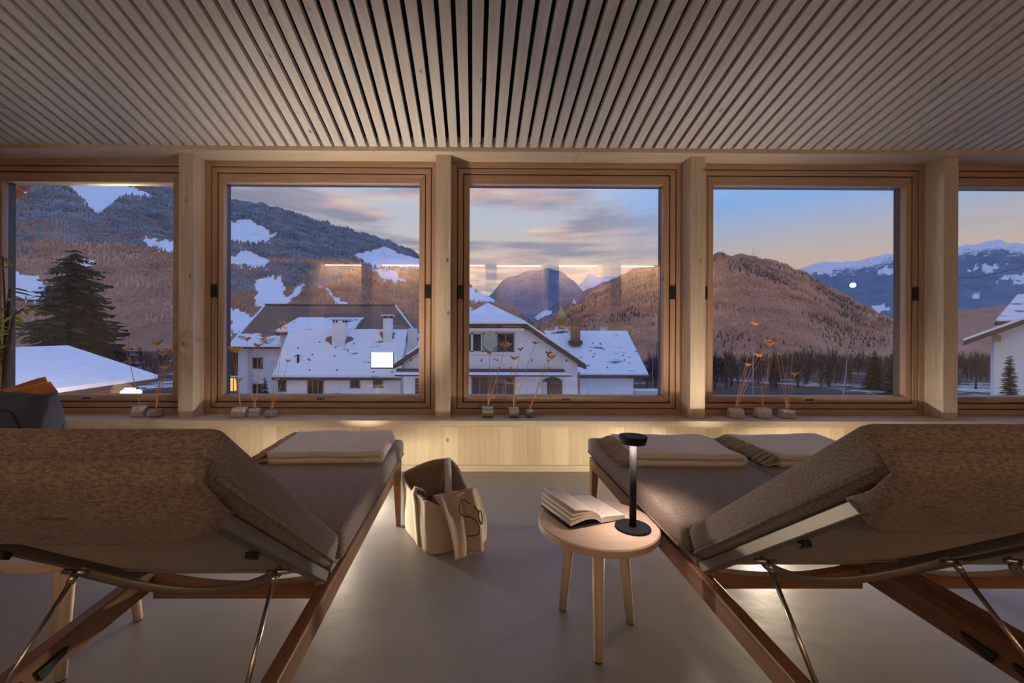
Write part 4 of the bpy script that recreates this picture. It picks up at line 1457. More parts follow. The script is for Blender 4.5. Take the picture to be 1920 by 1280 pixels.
def plant(fn, n, vmin, vmax, umin=0, umax=1, snow=None, keep=None):
    out = []
    for _ in range(n):
        u, v = umin + (umax - umin) * random.random(), random.random() ** .75
        v = vmin + (vmax - vmin) * v
        p = fn(u, v * .8)
        a, b_ = proj(p)
        if not (-80 < a < 2000 and 300 < b_ < 700):
            continue
        if snow and any(inpoly(a, b_, P_) for P_ in snow):
            continue
        if keep and not keep(p, a, b_):
            continue
        out.append(p)
    return np.array(out)


random.seed(3)
P1 = plant(h1, 62000, .03, 1.0, snow=SNOW1)
nz = np.array([mnoise.noise(Vector((p[0] * .004, p[1] * .004, p[2] * .006))) for p in P1])
hi_ = (P1[:, 2] > 150) | (nz > .22)
k = len(P1)
firv, firf = cone(5, [(.32, .0, .62), (.22, .38, 1.0)])
larv, larf = cone(5, [(.26, .12, .55), (.2, .42, 1.0)])
for nm, msk, mt, lb, tv, tf in (('fir_forest', hi_, 'fir', 'dark frosted fir forest high on the long hillside', firv, firf), ('larch_forest', ~hi_, 'larch', 'brown leafless larch forest low on the long hillside', larv, larf)):
    P_ = P1[msk]
    s = rng.uniform(8, 14, len(P_)) * np.clip(P_[:, 1] / 1100, .55, 1.15)
    o = bigmesh(nm, tv, tf, P_ - np.array([0, 0, 1.0]), np.stack([s * .85, s], 1), rng.uniform(0, 6.28, len(P_)), mt)
    tag(o, lb, 'forest', kind='stuff')
P2 = plant(h2, 36000, .02, 1.0)
nz2 = np.array([mnoise.noise(Vector((p[0] * .012, p[1] * .012, p[2] * .012))) for p in P2]) + rng.uniform(-.45, .45, len(P2))
dk = nz2 > .30
for msk, mt, nm, lb, tv, tf in ((~dk, 'larch', 'larch_forest', 'brown leafless forest covering the rounded hill', larv, larf), (dk, 'dark_fir', 'fir_forest', 'darker fir trees scattered in the brown forest of the rounded hill', firv, firf)):
    P_ = P2[msk]
    s = rng.uniform(6, 11, len(P_)) * np.clip(P_[:, 1] / 800, .5, 1.1)
    o = bigmesh(nm, tv, tf, P_ - np.array([0, 0, 1.0]), np.stack([s * .8, s], 1), rng.uniform(0, 6.28, len(P_)), mt)
    tag(o, lb, 'forest', kind='stuff')


# bare brush on the valley floor
def bare_template(n=26, seed=1):
    rd = random.Random(seed)
    b = MB()
    for k in range(n):
        a = rd.uniform(0, 6.28)
        z0 = rd.uniform(0, .45)
        L = rd.uniform(.35, .6)
        el = rd.uniform(.7, 1.35)
        p0 = Vector((0, 0, z0))
        p1 = p0 + Vector((math.cos(a) * math.cos(el), math.sin(a) * math.cos(el), math.sin(el))) * L
        w = .012
        q = Vector((-math.sin(a), math.cos(a), 0)) * w
        b.v += [tuple(p0 - q), tuple(p0 + q), tuple(p1)]
        m_ = len(b.v)
        b.f.append((m_ - 3, m_ - 2, m_ - 1))
        p2 = p0.lerp(p1, .5)
        for e in range(2):
            a2 = a + rd.uniform(-1.2, 1.2)
            p3 = p2 + Vector((math.cos(a2) * .5, math.sin(a2) * .5, .8)) * L * .45
            q2 = Vector((-math.sin(a2), math.cos(a2), 0)) * w * .7
            b.v += [tuple(p2 - q2), tuple(p2 + q2), tuple(p3)]
            m_ = len(b.v)
            b.f.append((m_ - 3, m_ - 2, m_ - 1))
    return b.v, b.f


bv, bf = bare_template()
pts = []
random.seed(21)
while len(pts) < 900:
    y_ = random.uniform(55, 330)
    px_ = random.uniform(1215, 1960) if random.random() < .8 else random.uniform(0, 340)
    p = at(px_, PY, y_)
    if mnoise.noise(Vector((p.x * .03, p.y * .012, 3))) < .25:
        pts.append((p.x, p.y, zground(p.x, p.y) - .2))
pts = np.array(pts)
s = rng.uniform(3.0, 7.5, len(pts))
o = bigmesh('bare_brush', bv, bf, pts, np.stack([s * .9, s], 1), rng.uniform(0, 6.28, len(pts)), 'brush')
tag(o, 'tangled bare winter brush on the snowy valley floor', 'brush', kind='stuff')


# ------------------------------------------------------------------ single trees
def spruce(px, ytop, d, width, zb, label, tiers=13, seed=1, dense=1.0, lean=.0, pw=.75):
    top = at(px, ytop, d)
    r = empty('spruce_tree', (top.x, d, zb))
    tag(r, label, 'tree', 'spruces near the house')
    H = top.z - zb
    MB().tube([(0, 0, 0), (0, 0, H * .97)], [H * .022 + .04, .015], 8).build('trunk', 'bark', r, smooth=True)
    rd = random.Random(seed)
    b = MB()
    for t in range(tiers):
        q = (t + .5) / tiers
        z = H * (.10 + .88 * q)
        R = width * d / F / 2 * (1 - q) ** pw + .08
        nb_ = int((11 + 7 * (1 - q)) * dense)
        for k in range(nb_):
            a = 2 * math.pi * (k + rd.random()) / nb_
            L = R * rd.uniform(.65, 1.1)
            dr = L * rd.uniform(.12, .35)
            p0 = Vector((0, 0, z + .1 + rd.uniform(-.8, .8) * H / tiers))
            dirn = Vector((math.cos(a), math.sin(a), 0))
            sd_ = Vector((-math.sin(a), math.cos(a), 0))
            prev = None
            ns = 5
            for e in range(ns + 1):
                w_ = e / ns
                c = p0 + dirn * L * w_ + Vector((0, 0, -dr * w_ ** 1.3 + dr * .35 * w_ ** 4))
                ww = L * .17 * (1 - w_) ** .5 * (1 if e else .3) + .01
                cur = (c - sd_ * ww + Vector((0, 0, -ww * .5)), c + Vector((0, 0, ww * .15)), c + sd_ * ww + Vector((0, 0, -ww * .5)))
                n = len(b.v)
                b.v += [tuple(v_) for v_ in cur]
                if e:
                    b.f += [(n - 3, n, n + 1, n - 2), (n - 2, n + 1, n + 2, n - 1)]
                # hanging twigs
                if e and e < ns:
                    for sgn in (-1, 1):
                        for g in range(2):
                            tl_ = ww * rd.uniform(1.2, 2.4)
                            o0 = c + sd_ * sgn * ww * rd.uniform(.2, .9) + dirn * rd.uniform(-.5, .5) * L / ns
                            o1 = o0 + sd_ * sgn * tl_ * .8 + dirn * tl_ * .7 + Vector((0, 0, -tl_ * rd.uniform(.2, .7)))
                            n = len(b.v)
                            b.v += [tuple(o0 - dirn * ww * .4), tuple(o0 + dirn * ww * .4), tuple(o1)]
                            b.f.append((n, n + 1, n + 2))
    q = b.build('foliage', 'spruce_needle', r)
    return r


spruce(140, 466, 28.5, 250, -7.2, 'large dark drooping spruce above the snowy garage roof', 30, 5, 1.6, pw=.5)
spruce(1893, 668, 14.5, 60, -6.0, 'small spruce standing before the white house with dark eave', 50, 8, 1.6)
spruce(1685, 628, 48, 70, -8, 'dark spruce at the foot of the brown hill', 26, 12, 1.4)
spruce(1640, 655, 56, 55, -8.5, 'smaller spruce standing next to the dark spruce below the brown hill', 24, 17, 1.4)
spruce(497, 708, 27, 44, -7.2, 'low dark spruce against the quoined white house', 34, 19, 1.3)


def bare_tree(px, ytop, d, label, mat, seed, spread=.35, trunk=.11, lean=0):
    top = at(px, ytop, d)
    zb = zground(top.x, d)
    r = empty('bare_tree', (top.x, d, zb))
    tag(r, label, 'tree', 'leafless trees on the valley floor')
    H = top.z - zb
    rd = random.Random(seed)
    tr = [Vector((lean * H * (k / 8) + rd.uniform(-.08, .08), 0, H * k / 8)) for k in range(9)]
    MB().tube(tr, [trunk * (1 - .85 * k / 8) for k in range(9)], 7).build('trunk', mat, r, smooth=True)
    b = MB()
    for k in range(26):
        q = rd.uniform(.25, .97)
        j = min(7, int(q * 8))
        p = tr[j].lerp(tr[j + 1], q * 8 - j)
        a = rd.uniform(0, 6.28)
        L = H * spread * rd.uniform(.5, 1) * (1.1 - q * .75)
        e = p + Vector((math.cos(a) * L * .55, math.sin(a) * L * .55, L * .8))
        m_ = p.lerp(e, .5) + Vector((math.cos(a), math.sin(a), -.2)) * L * .1
        rr = trunk * .35 * (1.1 - q)
        b.tube([p, m_, e], [rr, rr * .7, rr * .25], 4)
        for g in range(5):
            s0 = p.lerp(e, rd.uniform(.3, .95))
            a2 = rd.uniform(0, 6.28)
            b.tube([s0, s0 + Vector((math.cos(a2) * .4, math.sin(a2) * .4, .6)) * L * .4], [rr * .4, rr * .15], 3, cap=False)
    b.build('branches', 'bark', r)
    return r


bare_tree(1413, 462, 44, 'tall thin birch with white trunk rising above the brown hill crest', 'birch_bark', 3, .22, .06)
bare_tree(1578, 600, 40, 'leaning birch with a white trunk at the foot of the brown hill', 'birch_bark', 5, .3, .06, .10)
bare_tree(1372, 640, 60, 'low bare tree beside the tall birch, nearer the post', 'bark', 8, .5, .14)
bare_tree(1510, 650, 66, 'low bare tree between the tall birch and the leaning birch', 'bark', 9, .5, .14)
bare_tree(1232, 640, 40, 'bare tree at the end of the long snowy roof', 'bark', 10, .5, .12)
bare_tree(1224, 665, 37, 'thin bare sapling beside the long snowy roof wall', 'birch_bark', 11, .4, .07)
bare_tree(1830, 655, 60, 'bare tree below the dark eave of the white house', 'bark', 13, .5, .14)


# ------------------------------------------------------------------ houses
def fx(px, d):
    return at(px, PY, d).x


def fz(py, d):
    return at(PX, py, d).z


def hwin(r, x0, x1, z0, z1, y, frame='brown_timber', bars=1, glass='glass_far', sill=True, name='window'):
    t = .07
    b = MB()
    for lo, hi in (((x0, y - .05, z0), (x0 + t, y + .05, z1)), ((x1 - t, y - .05, z0), (x1, y + .05, z1)), ((x0, y - .05, z0), (x1, y + .05, z0 + t)), ((x0, y - .05, z1 - t), (x1, y + .05, z1))):
        b.box(lo, hi)
    for k in range(bars):
        xc = x0 + (x1 - x0) * (k + 1) / (bars + 1)
        b.box((xc - .035, y - .04, z0), (xc + .035, y + .04, z1))
    w = b.build(name, frame, r)
    bx('pane', (x0 + t, y - .01, z0 + t), (x1 - t, y + .01, z1 - t), glass, w)
    return w


def slabroof(r, pts, th, mat, name='roof_snow', edge='dark_timber'):
    """roof plane pts (4) with thickness th downwards and dark board below"""
    p = [Vector(q) for q in pts]
    MB().prism(p, (0, 0, th)).build(name, mat, r)
    MB().prism([q - Vector((0, 0, .20)) for q in p], (0, 0, .19)).build('eaves_board', edge, r)


def chimney(r, px0, px1, py0, py1, d, mat='plaster', cap=True):
    x0, x1, z0, z1 = fx(px0, d), fx(px1, d), fz(py1, d), fz(py0, d)
    w = x1 - x0
    c = bx('chimney', (x0, d, z0 - .5), (x1, d + w, z1 - .28 if cap else z1), mat, r)
    if cap:
        bx('chimney_cap', (x0 - .14, d - .14, z1 - .12), (x1 + .14, d + w + .14, z1), 'plaster_grey', c)
        for sx in (x0 + .05, x1 - .17):
            for sy in (d + .05, d + w - .17):
                bx('cap_post', (sx, sy, z1 - .28), (sx + .12, sy + .12, z1 - .12), 'dark_timber', c)
    return c


GZ = -7.6
# --- house with two white chimneys and a glowing panel standing for a reflection
dE, dR = 29.3, 32.0
hc = empty('snowy_roofed_house', (0, 0, 0))
tag(hc, 'low house with wide snowy roof, two white chimneys and a glowing panel for a reflection', 'house')
xl, xr = fx(511, dE), fx(752, dE)
ze, zr = fz(708, dE), fz(621, dR)
slabroof(hc, [(xl, dE, ze), (xr, dE, ze), (xr, dR, zr), (xl, dR, zr)], .14, 'roof_snow')
slabroof(hc, [(xl, 2 * dR - dE, ze), (xr, 2 * dR - dE, ze), (xr, dR, zr), (xl, dR, zr)], .14, 'roof_snow')
wl, wr = xl + .25, xr - .1
MB().prism([(wl, dE + .4, GZ), (wl, 2 * dR - dE - .4, GZ), (wl, 2 * dR - dE - .4, ze), (wl, dR, zr - .25), (wl, dE + .4, ze + .1)], (wr - wl, 0, 0)).build('wall', 'plaster', hc)
MB().tube([(xl, dE - .06, ze - .08), (xr, dE - .06, ze - .08)], .08, 8).build('gutter', 'dark_timber', hc)
yw = dE + .38
for a, c, p, q, bb_ in ((522, 537, 714, 735, 0), (577, 607, 712, 770, 2), (657, 675, 711, 728, 0), (700, 718, 709, 727, 0), (625, 640, 738, 760, 0)):
    hwin(hc, fx(a, yw), fx(c, yw), fz(q, yw), fz(p, yw), yw - .02, bars=bb_)
chimney(hc, 622, 646, 598, 640, 30.9)
chimney(hc, 718, 734, 590, 631, 31.2)
sl = (zr - ze) / (dR - dE)


def roofpt(px, py):
    for k in range(60):
        d = dE + (dR - dE) * k / 59
        if fz(py, d) <= ze + sl * (d - dE) + .14:
            return Vector((fx(px, d), d, ze + sl * (d - dE) + .145))
    return Vector((fx(px, dR), dR, zr + .145))


for nm, off, mt, grow in (('reflection_frame', .0, 'anthracite', 1), ('reflection_pane', .08, 'reflection_glow', 0)):
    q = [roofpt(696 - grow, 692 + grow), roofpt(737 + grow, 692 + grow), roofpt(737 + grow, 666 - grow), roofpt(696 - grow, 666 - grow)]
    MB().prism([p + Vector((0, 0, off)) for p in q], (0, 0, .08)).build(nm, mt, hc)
for pts in ([(612, 634), (620, 632), (648, 632), (660, 633), (664, 637), (657, 642), (650, 644), (648, 648), (622, 649), (617, 645), (610, 640)], [(711, 624), (718, 623), (735, 623), (742, 626), (738, 630), (740, 634), (733, 638), (718, 637), (714, 632)]):
    MB().prism([roofpt(*q) for q in pts], (0, 0, .012)).build('bare_tiles', 'brown_timber', hc)
p = roofpt(559, 680)
MB().tube([p - Vector((0, 0, .2)), p + Vector((0, 0, .42))], .08, 10).build('vent_pipe', 'anthracite', hc)
MB().tube([p + Vector((0, 0, .42)), p + Vector((0, 0, .50))], .12, 10).build('vent_hood', 'anthracite', hc)
for k in range(16):
    p = roofpt(random.Random(k).uniform(530, 745), random.Random(k + 50).uniform(640, 700))
    bx('snow_guard', (p.x - .05, p.y - .03, p.z - .06), (p.x + .05, p.y + .03, p.z + .05), 'dark_timber', hc)

# --- big hipped house behind, with quoins
dE, dR = 37.5, 43.0
hb = empty('hip_roofed_house', (0, 0, 0))
tag(hb, 'large house with brown hipped roof and grey quoins, behind the two white chimneys', 'house')
xl, xr = fx(428, dE), fx(800, dE)
ze, zr = fz(651, dE), fz(573, dR)
rl, rr_ = fx(497, dR), fx(741, dR)
b = MB()
for quad in ([(xl, dE, ze), (xr, dE, ze), (rr_, dR, zr), (rl, dR, zr)], [(xl, 2 * dR - dE, ze), (xl, dE, ze), (rl, dR, zr)], [(xr, dE, ze), (xr, 2 * dR - dE, ze), (rr_, dR, zr)], [(xr, 2 * dR - dE, ze), (xl, 2 * dR - dE, ze), (rl, dR, zr), (rr_, dR, zr)]):
    b.prism(quad, (0, 0, -.18))
o = b.build('roof', 'roof_brown', hb)
MB().tube([(rl, dR, zr), (rr_, dR, zr)], .12, 8).build('ridge_cap', 'dark_timber', hb)
for a, c in (((xl, dE, ze), (rl, dR, zr)), ((xr, dE, ze), (rr_, dR, zr))):
    MB().tube([a, c], .10, 6).build('hip_cap', 'snow', hb)
bx('wall', (xl + .5, dE + .6, GZ), (xr - .5, 2 * dR - dE - .6, ze - .05), 'plaster', hb)
MB().box((xl - .05, dE - .05, ze - .2), (xr + .05, dE + .15, ze - .02)).build('eaves_board', 'dark_timber', hb)
yw = dE + .58
qx = xl + .5
# quoins alternate long and short
for k in range(16):
    z = ze - .3 - k * .3
    bx('quoin', (qx + (.9), yw - .03, z - .27), (qx + .9 + (.62 if k % 2 else .42), yw, z), 'plaster_grey', hb)
hwin(hb, fx(474, yw), fx(493, yw), fz(692, yw), fz(671, yw), yw - .02)
hwin(hb, fx(474, yw), fx(493, yw), fz(742, yw), fz(720, yw), yw - .02)
hwin(hb, fx(431, yw), fx(446, yw), fz(735, yw), fz(708, yw), yw - .02, glass='lit_window', bars=1)
bx('loggia_opening', (fx(420, yw), yw - .03, fz(705, yw)), (fx(446, yw), yw + .02, fz(662, yw)), 'bench_dark', hb)
# cross gable with its own snowy roof
dG = 35.6
gl, gr_ = fx(516, dG), fx(668, dG)
gz0, gz1 = fz(624, dG), fz(604, dG + 2)
slabroof(hb, [(gl, dG, gz0), (gr_, dG, gz0), (gr_, dG + 2.6, gz1 + .25), (gl + .9, dG + 2.6, gz1 + .25)], .16, 'roof_snow2', name='cross_roof')
bx('cross_wall', (gl + .3, dG + .3, GZ), (gr_ - .3, dG + 2.6, gz0), 'plaster_grey', hb)
bx('valley_gutter', (fx(668, 36), 36, fz(620, 36)), (fx(674, 36), 38.5, fz(618, 36)), 'dark_timber', hb)
MB().tube([(fx(668, 34.5), 34.5, fz(620, 34.5)), (fx(684, 39), 39, fz(596, 39))], .16, 8).build('verge_board', 'dark_timber', hb)

# --- white half-hipped gable house
d0 = 26.0
hd = empty('gabled_house', (0, 0, 0))
tag(hd, 'white half-hipped gable house with herringbone shutters and snowy roof', 'house')
d1 = d0 + 4.9
wl, wr = fx(757, d0), fx(1083, d0)
el, er = fx(741, d0), fx(1096, d0)
zE = fz(682, d0)
zH = fz(607, d0)
hl, hr = fx(851, d0), fx(985, d0)
xc = (el + er) / 2
s_ = (zH - zE) / (er - hr)
zA = zE + s_ * (er - xc)
dA = d0 + 4.3
oh = -.5
# gable wall
MB().prism([(wl, d0, GZ), (wr, d0, GZ), (wr, d0, zE + (er - wr) * s_ - .25), (hr + .1, d0, zH - .2), (hl - .1, d0, zH - .2), (wl, d0, zE + (wl - el) * s_ - .25)], (0, 4.6, 0)).build('wall', 'plaster', hd)
for nm, q in (('side_roof', [(er, d0 + oh, zE), (er, d1, zE), (xc, d1, zA), (xc, dA, zA), (hr, d0 + oh, zH)]), ('side_roof', [(el, d0 + oh, zE), (el, d1, zE), (xc, d1, zA), (xc, dA, zA), (hl, d0 + oh, zH)])):
    MB().prism(q, (0, 0, .12)).build(nm, 'roof_snow', hd)
    MB().prism([Vector(v) - Vector((0, 0, .28)) for v in q], (0, 0, .27)).build('verge_board', 'dark_timber', hd)
q = [(hl, d0 + oh - .1, zH), (hr, d0 + oh - .1, zH), (xc, dA, zA)]
MB().prism(q, (0, 0, .14)).build('hip_roof', 'roof_snow', hd)
MB().prism([Vector(v) - Vector((0, 0, .22)) for v in q], (0, 0, .2)).build('hip_board', 'dark_timber', hd)
chimney(hd, 764, 781, 616, 655, 29.6, 'plaster_grey', False)
yw = d0 - .03
bx('gable_cornice', (hl + .2, d0 - .45, zH - .42), (hr - .1, d0 - .02, zH - .26), 'plaster', hd)
bx('gable_beam', (hl + .1, d0 - .40, zH - .28), (hr, d0 - .05, zH - .04), 'dark_timber', hd)
# attic window group: dark pane, herringbone shutter, timber panel
z0, z1 = fz(660, d0), fz(624, d0)
hwin(hd, fx(860, d0), fx(885, d0), z0, z1, yw, frame='pale_paint', bars=0)
hwin(hd, fx(885, d0), fx(904, d0), z0, z1, yw, frame='pale_paint', bars=0)
sx0, sx1 = fx(906, d0), fx(932, d0)
shb = bx('shutter', (sx0, d0 - .10, z0), (sx1, d0 - .03, z1), 'blue_shutter', hd)
xm = (sx0 + sx1) / 2
for k in range(8):
    zz = z0 + (z1 - z0) * (k + .4) / 8
    for a in (-1, 1):
        xe = sx0 if a < 0 else sx1
        za = min(z1 - .04, zz + .40)
        MB().prism([(xm, d0 - .125, zz), (xe, d0 - .125, za), (xe, d0 - .125, min(z1 + .02, za + .075)), (xm, d0 - .125, zz + .075)], (0, .03, 0)).build('shutter_slat', 'pale_paint', shb)
hwin(hd, fx(932, d0), fx(964, d0), z0, z1, yw, frame='brown_timber', bars=1)
bx('window_ledge', (fx(856, d0), d0 - .16, z0 - .10), (fx(966, d0), d0, z0), 'plaster', hd)
# small vent slits
for px_ in (770, 800, 830, 903, 933, 998, 1028, 1062):
    bx('vent_slit', (fx(px_ - 1, d0), d0 - .03, fz(677, d0)), (fx(px_ + 1, d0), d0 - .002, fz(673, d0)), 'bench_dark', hd)
# canopy ledge with snow
for a, c in ((850, 1069), (742, 800)):
    x0_, x1_ = fx(a, d0 - .6), fx(c, d0 - .6)
    bx('canopy_fascia', (x0_, d0 - .5, fz(696, d0)), (x1_ - .3, d0, fz(691, d0)), 'dark_timber', hd)
    MB().quadbox([(x0_, d0 - .95, fz(700, d0)), (x1_, d0 - .95, fz(700, d0)), (x1_ - .3, d0, fz(697, d0)), (x0_, d0, fz(697, d0)), (x0_, d0 - .95, fz(697, d0)), (x1_, d0 - .95, fz(697, d0)), (x1_ - .3, d0, fz(694, d0)), (x0_, d0, fz(694, d0))]).build('canopy_snow', 'snow', hd)
    bx('canopy_board', (x0_, d0 - .97, fz(702.5, d0)), (x1_, d0 - .9, fz(700.2, d0)), 'dark_timber', hd)
hwin(hd, fx(884, d0), fx(964, d0), fz(760, d0), fz(706, d0), yw, bars=4)
# arched loft door with slanted lattice
x0_, x1_ = fx(1017, d0), fx(1054, d0)
zb_, zt_ = fz(765, d0), fz(706, d0)
arc = [(x0_, d0 - .06, zb_), (x1_, d0 - .06, zb_), (x1_, d0 - .06, zt_ - .22)] + [(x1_ + (x0_ - x1_) * k / 8, d0 - .06, zt_ - .22 + .22 * math.sin(math.pi * k / 8)) for k in range(1, 8)] + [(x0_, d0 - .06, zt_ - .22)]
dr_ = MB().prism(arc, (0, .05, 0)).build('arched_opening', 'bench_dark', hd)
bx('opening_post', (x0_, d0 - .10, zb_), (x0_ + .28, d0 - .06, zt_ - .3), 'plaster_grey', dr_)
for k in range(9):
    za = zb_ + .2 * k - .25
    p0, p1 = Vector((x0_ + .34, d0 - .09, za)), Vector((x1_, d0 - .09, za + .75))
    if p1.z > zt_ - .22:
        f = (zt_ - .22 - p0.z) / (p1.z - p0.z)
        if f <= .05:
            continue
        p1 = p0.lerp(p1, f)
    MB().prism([p0, p1, p1 + Vector((0, 0, .075)), p0 + Vector((0, 0, .075))], (0, .025, 0)).build('lattice_slat', 'brown_timber', dr_)
x0_, x1_ = fx(779, d0), fx(800, d0)
dr_ = bx('lattice_door', (x0_, d0 - .05, zb_), (x1_, d0 - .005, fz(709, d0)), 'bench_dark', hd)
for k in range(8):
    za = zb_ + .22 * k - .15
    MB().prism([(x0_, d0 - .09, za), (x1_, d0 - .09, za + .42), (x1_, d0 - .09, za + .50), (x0_, d0 - .09, za + .08)], (0, .03, 0)).build('lattice_slat', 'brown_timber', dr_)
MB().tube([(fx(1083, d0) + .12, d0 + .1, zE - .5), (fx(1083, d0) + .12, d0 + .1, GZ)], .07, 8).build('downpipe', 'copper', hd)

# --- long snowy house beyond the gable
dE, dR = 31.0, 35.4
he = empty('long_snowy_house', (0, 0, 0))
tag(he, 'long low house with snow-covered roof and brown chimney beside the gabled house', 'house')
xl, xr = fx(1040, dE), fx(1216, dE)
ze, zr = fz(703, dE), fz(622, dR)
slabroof(he, [(xl, dE, ze), (xr, dE, ze), (xr, dR, zr), (xl, dR, zr)], .14, 'roof_snow2')
slabroof(he, [(xl, 2 * dR - dE, ze), (xr, 2 * dR - dE, ze), (xr, dR, zr), (xl, dR, zr)], .14, 'roof_snow2')
MB().prism([(xr - .9, dE + .5, GZ), (xr - .9, 2 * dR - dE - .5, GZ), (xr - .9, 2 * dR - dE - .5, ze), (xr - .9, dR, zr - .25), (xr - .9, dE + .5, ze + .1)], (xl - xr + 1, 0, 0)).build('wall', 'plaster', he)
MB().tube([(xl, dE - .05, ze - .06), (xr, dE - .05, ze - .06)], .09, 8).build('gutter', 'dark_timber', he)
ch = chimney(he, 1073, 1088, 594, 645, 33.6, 'brown_timber', False)
bx('chimney_flashing', (fx(1069, 33.4), 33.3, fz(645, 33.4)), (fx(1092, 33.4), 34.6, fz(638, 33.4)), 'dark_timber', ch)
sl = (zr - ze) / (dR - dE)
for k in range(14):
    d = dE + (dR - dE) * random.Random(k + 9).uniform(.05, .7)
    xx = random.Random(k + 70).uniform(xl + 2, xr - .4)
    zz = ze + sl * (d - dE) + .14
    bx('snow_guard', (xx - .05, d - .03, zz - .06), (xx + .05, d + .03, zz + .05), 'dark_timber', he)
# a low stone terrace wall with snow on it beside the house
tw_ = empty('garden_wall', (fx(1214, 33), 33, GZ))
tag(tw_, 'snow-topped garden wall at the end of the long snowy house', 'wall')
bx('wall_body', (-.9, 0, 0), (2.0, .4, fz(732, 33) - GZ), 'plaster_grey', tw_)
bx('snow_cap', (-.95, -.05, fz(732, 33) - GZ), (2.05, .45, fz(729, 33) - GZ), 'snow', tw_)

# --- snowy garage roof below the spruce, with a lamp added for a warm glow
hf = empty('snowy_garage', (0, 0, 0))
tag(hf, 'garage with smooth snowy roof below the dark spruce', 'garage')
y0_, y1_ = 9.0, 22.3
xr_, xe_ = -21.6, -16.4
zr, ze = .08, -1.42
slabroof(hf, [(xe_, y0_, ze), (xe_, y1_, ze), (xr_, y1_ + .6, zr), (xr_, y0_, zr)], .18, 'snow')
slabroof(hf, [(2 * xr_ - xe_, y0_, ze), (2 * xr_ - xe_, y1_, ze), (xr_, y1_ + .6, zr), (xr_, y0_, zr)], .18, 'snow')
MB().prism([(xe_ - .6, y0_ + .4, GZ), (2 * xr_ - xe_ + .6, y0_ + .4, GZ), (2 * xr_ - xe_ + .6, y0_ + .4, ze), (xr_, y0_ + .4, zr - .25), (xe_ - .6, y0_ + .4, ze)], (0, y1_ - y0_ - .9, 0)).build('wall', 'brown_timber', hf)
p = at(246, 735, 15.2)
sl_ = empty('flood_lamp', (p.x, p.y, GZ))  # lamp and mast added to stand for a warm glow here
tag(sl_, 'lamp added for a bright warm glow beside the snowy garage', 'lamp')
MB().tube([(0, 0, 0), (0, 0, p.z - GZ - .05)], [.07, .05], 10).build('mast', 'anthracite', sl_, smooth=True)
MB().blob((0, 0, p.z - GZ), (.36, .20, .12), 20, 10).build('lens', 'flood', sl_, smooth=True)
MB().tube([(-.22, 0, p.z - GZ + .11), (.22, 0, p.z - GZ + .11)], .06, 10).build('hood', 'anthracite', sl_)
l = bpy.data.lights.new('added_glow_light', 'POINT')
l.energy = 900
l.color = (1, .62, .28)
l.shadow_soft_size = .3
o = bpy.data.objects.new('added_glow_light', l)
COL.objects.link(o)
o.parent = sl_
o.location = (-.1, -.3, p.z - GZ + .1)

# --- white house with dark eave at the outer window, turned towards the room
d0 = 18.0
c0 = at(1806, 639, d0)
hg = empty('white_eaved_house', (c0.x, c0.y, GZ), math.radians(-50))
tag(hg, 'white house with a wide dark eave and a small spruce before it', 'house')
za = c0.z - GZ
xm, sl_g = 4.6, .56
for q in ([(0, 0, za), (xm, 0, za + sl_g * xm), (xm, 9, za + sl_g * xm), (0, 9, za)], [(2 * xm, 0, za), (xm, 0, za + sl_g * xm), (xm, 9, za + sl_g * xm), (2 * xm, 9, za)]):
    slabroof(hg, q, .10, 'snow')
wx = .85
MB().prism([(wx, .8, 0), (2 * xm - wx, .8, 0), (2 * xm - wx, .8, za + sl_g * wx - .2), (xm, .8, za + sl_g * xm - .25), (wx, .8, za + sl_g * wx - .2)], (0, 8, 0)).build('wall', 'plaster', hg)
for k in range(3):
    x_ = wx - .05 + k * 1.3
    bx('purlin_end', (x_, .15, za + sl_g * x_ - .46), (x_ + .22, .8, za + sl_g * x_ - .22), 'brown_timber', hg)
hwin(hg, 3.2, 4.2, za - 2.3, za - .9, .78)
d2 = 34.0
c1 = at(1868, 602, d2)
hh = empty('tiled_roof_house', (c1.x, c1.y, GZ), math.radians(-50))
tag(hh, 'house with snow-dusted tiled roof rising behind the dark eave', 'house')
zq = c1.z - GZ
slabroof(hh, [(0, 0, zq), (14, 0, zq), (14, 4, zq + 2.2), (1.2, 4, zq + 2.2)], .12, 'roof_snow2')
slabroof(hh, [(0, 8, zq), (14, 8, zq), (14, 4, zq + 2.2), (1.2, 4, zq + 2.2)], .12, 'roof_snow2')
bx('wall', (.6, .5, 0), (13.5, 7.5, zq), 'plaster_grey', hh)

# --- church tower with onion dome
d3 = 170.0
cht = empty('church_tower', (fx(1052, d3), d3, -18))
tag(cht, 'distant church tower with gilded onion dome above the long snowy roof', 'tower')
zb_ = 18
h0 = fz(616, d3) + zb_
bx('shaft', (-1.7, -1.7, 0), (1.7, 1.7, h0), 'plaster', cht)
for sx in (-1.8, 1.8):
    MB().prism([(sx - .9, -1.9, h0 - .8), (sx + .9, -1.9, h0 - .8), (sx, -1.9, h0 + 1.0)], (0, 3.6, 0)).build('gable_roof', 'snow', cht)
h1_ = fz(600, d3) + zb_
MB().lathe([(1.5, h0), (1.3, h0 + .8), (1.15, h1_ - 1.5), (1.7, h1_ - .6), (2.0, h1_ + 1), (1.7, h1_ + 2.6), (.7, h1_ + 4.2), (.3, h1_ + 5.2), (.12, h1_ + 6), (.05, h1_ + 9)], seg=16).build('onion_dome', 'gold', cht, smooth=True)
# small chimney with smoke beyond the long roof
sm = empty('far_chimney', (fx(1131, 60), 60, -9))
tag(sm, 'thin pale chimney smoking beyond the long snowy roof', 'chimney')
zt_ = fz(613, 60) + 9
bx('flue', (-.35, -.35, 0), (.35, .35, zt_), 'plaster', sm)
bx('flue_cap', (-.45, -.45, zt_), (.45, .45, zt_ + .12), 'plaster_grey', sm)


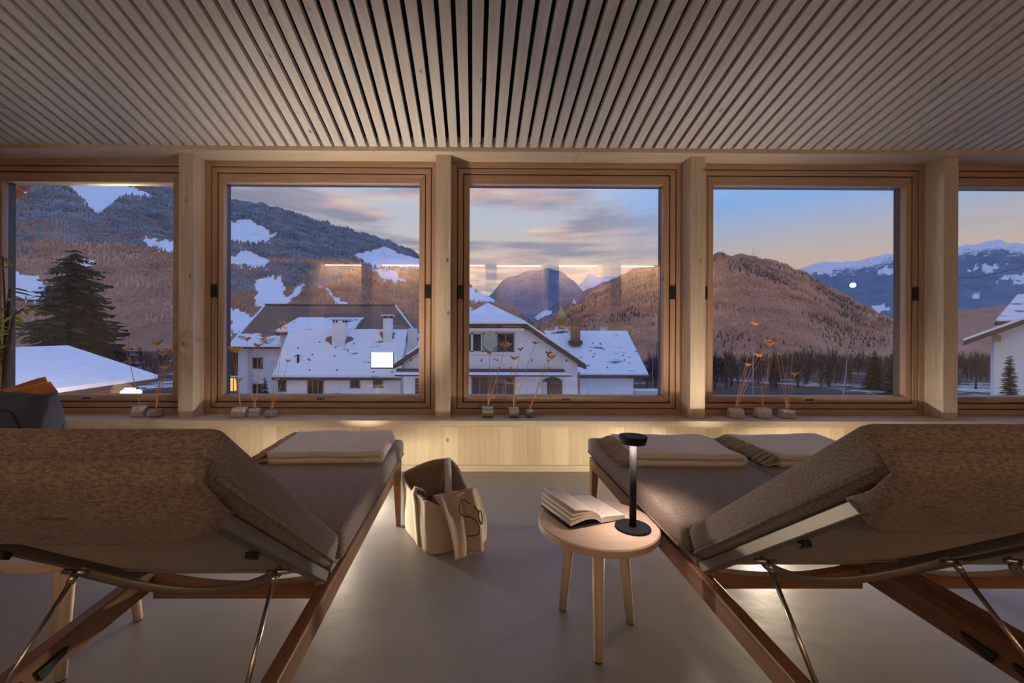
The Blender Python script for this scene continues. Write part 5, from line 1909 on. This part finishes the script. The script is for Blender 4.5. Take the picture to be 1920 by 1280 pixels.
def smokemat():
    m, nt, out = newmat('chimney_smoke')
    v = nt.nodes.new('ShaderNodeVolumePrincipled')
    v.inputs['Color'].default_value = (.85, .85, .9, 1)
    t = nt.nodes.new('ShaderNodeTexCoord')
    n = nd(nt, 'ShaderNodeTexNoise', Scale=1.1, Detail=3.0)
    nt.links.new(t.outputs['Object'], n.inputs['Vector'])
    nt.links.new(math_(nt, 'MULTIPLY', math_(nt, 'SUBTRACT', n.outputs['Fac'], .38, True), 1.6), v.inputs['Density'])
    nt.links.new(v.outputs[0], out.inputs['Volume'])
    return m


M['smoke'] = smokemat()
q = MB().blob((-.75, 0, .75), (1.15, .7, .75), 16, 10, .35, seed=3).build('smoke', 'smoke', None, smooth=True)
q.location = (sm.location.x, 60, zt_ - 9)
tag(q, 'pale wisp of smoke drifting from the far chimney', 'smoke', kind='stuff')

# power lines in front of the far range and the copper pipe outside the first window
pw = empty('power_line', (0, 0, 0))
tag(pw, 'thin dark overhead wire crossing in front of the far blue range', 'wire')
a, c = at(1700, 522, 40), at(2050, 455, 30)
MB().tube([a.lerp(c, k / 12) - Vector((0, 0, 1.0 * math.sin(math.pi * k / 12))) for k in range(13)], .02, 5).build('wire', 'black', pw, smooth=True)
cp = empty('downpipe', (at(30, 340, 3.95).x, 3.95, 2.3))
tag(cp, 'copper downpipe bend outside the top corner of the conifer window', 'pipe')
a, c, e = at(62, 318, 3.95), at(42, 350, 3.95), at(-12, 398, 3.95)
MB().tube([Vector(v) - cp.location for v in (a, c, e)], .045, 14).build('pipe_bend', 'copper', cp, smooth=True)
MB().tube([Vector(c) - cp.location + Vector((.02, 0, .016)), Vector(c) - cp.location - Vector((.02, 0, .016))], .052, 14).build('pipe_collar', 'copper', cp, smooth=True)

# house roots stand at the middle of each house's footprint
for rt, zb in ((hc, GZ), (hb, GZ), (hd, GZ), (he, GZ), (hf, GZ), (pw, 0.0)):
    cs = [Vector(c) for ch in rt.children for c in ch.bound_box]
    ctr_ = Vector(((min(c.x for c in cs) + max(c.x for c in cs)) / 2, (min(c.y for c in cs) + max(c.y for c in cs)) / 2, zb))
    rt.location = ctr_
    for ch in rt.children:
        ch.matrix_parent_inverse = Matrix.Translation(-ctr_)
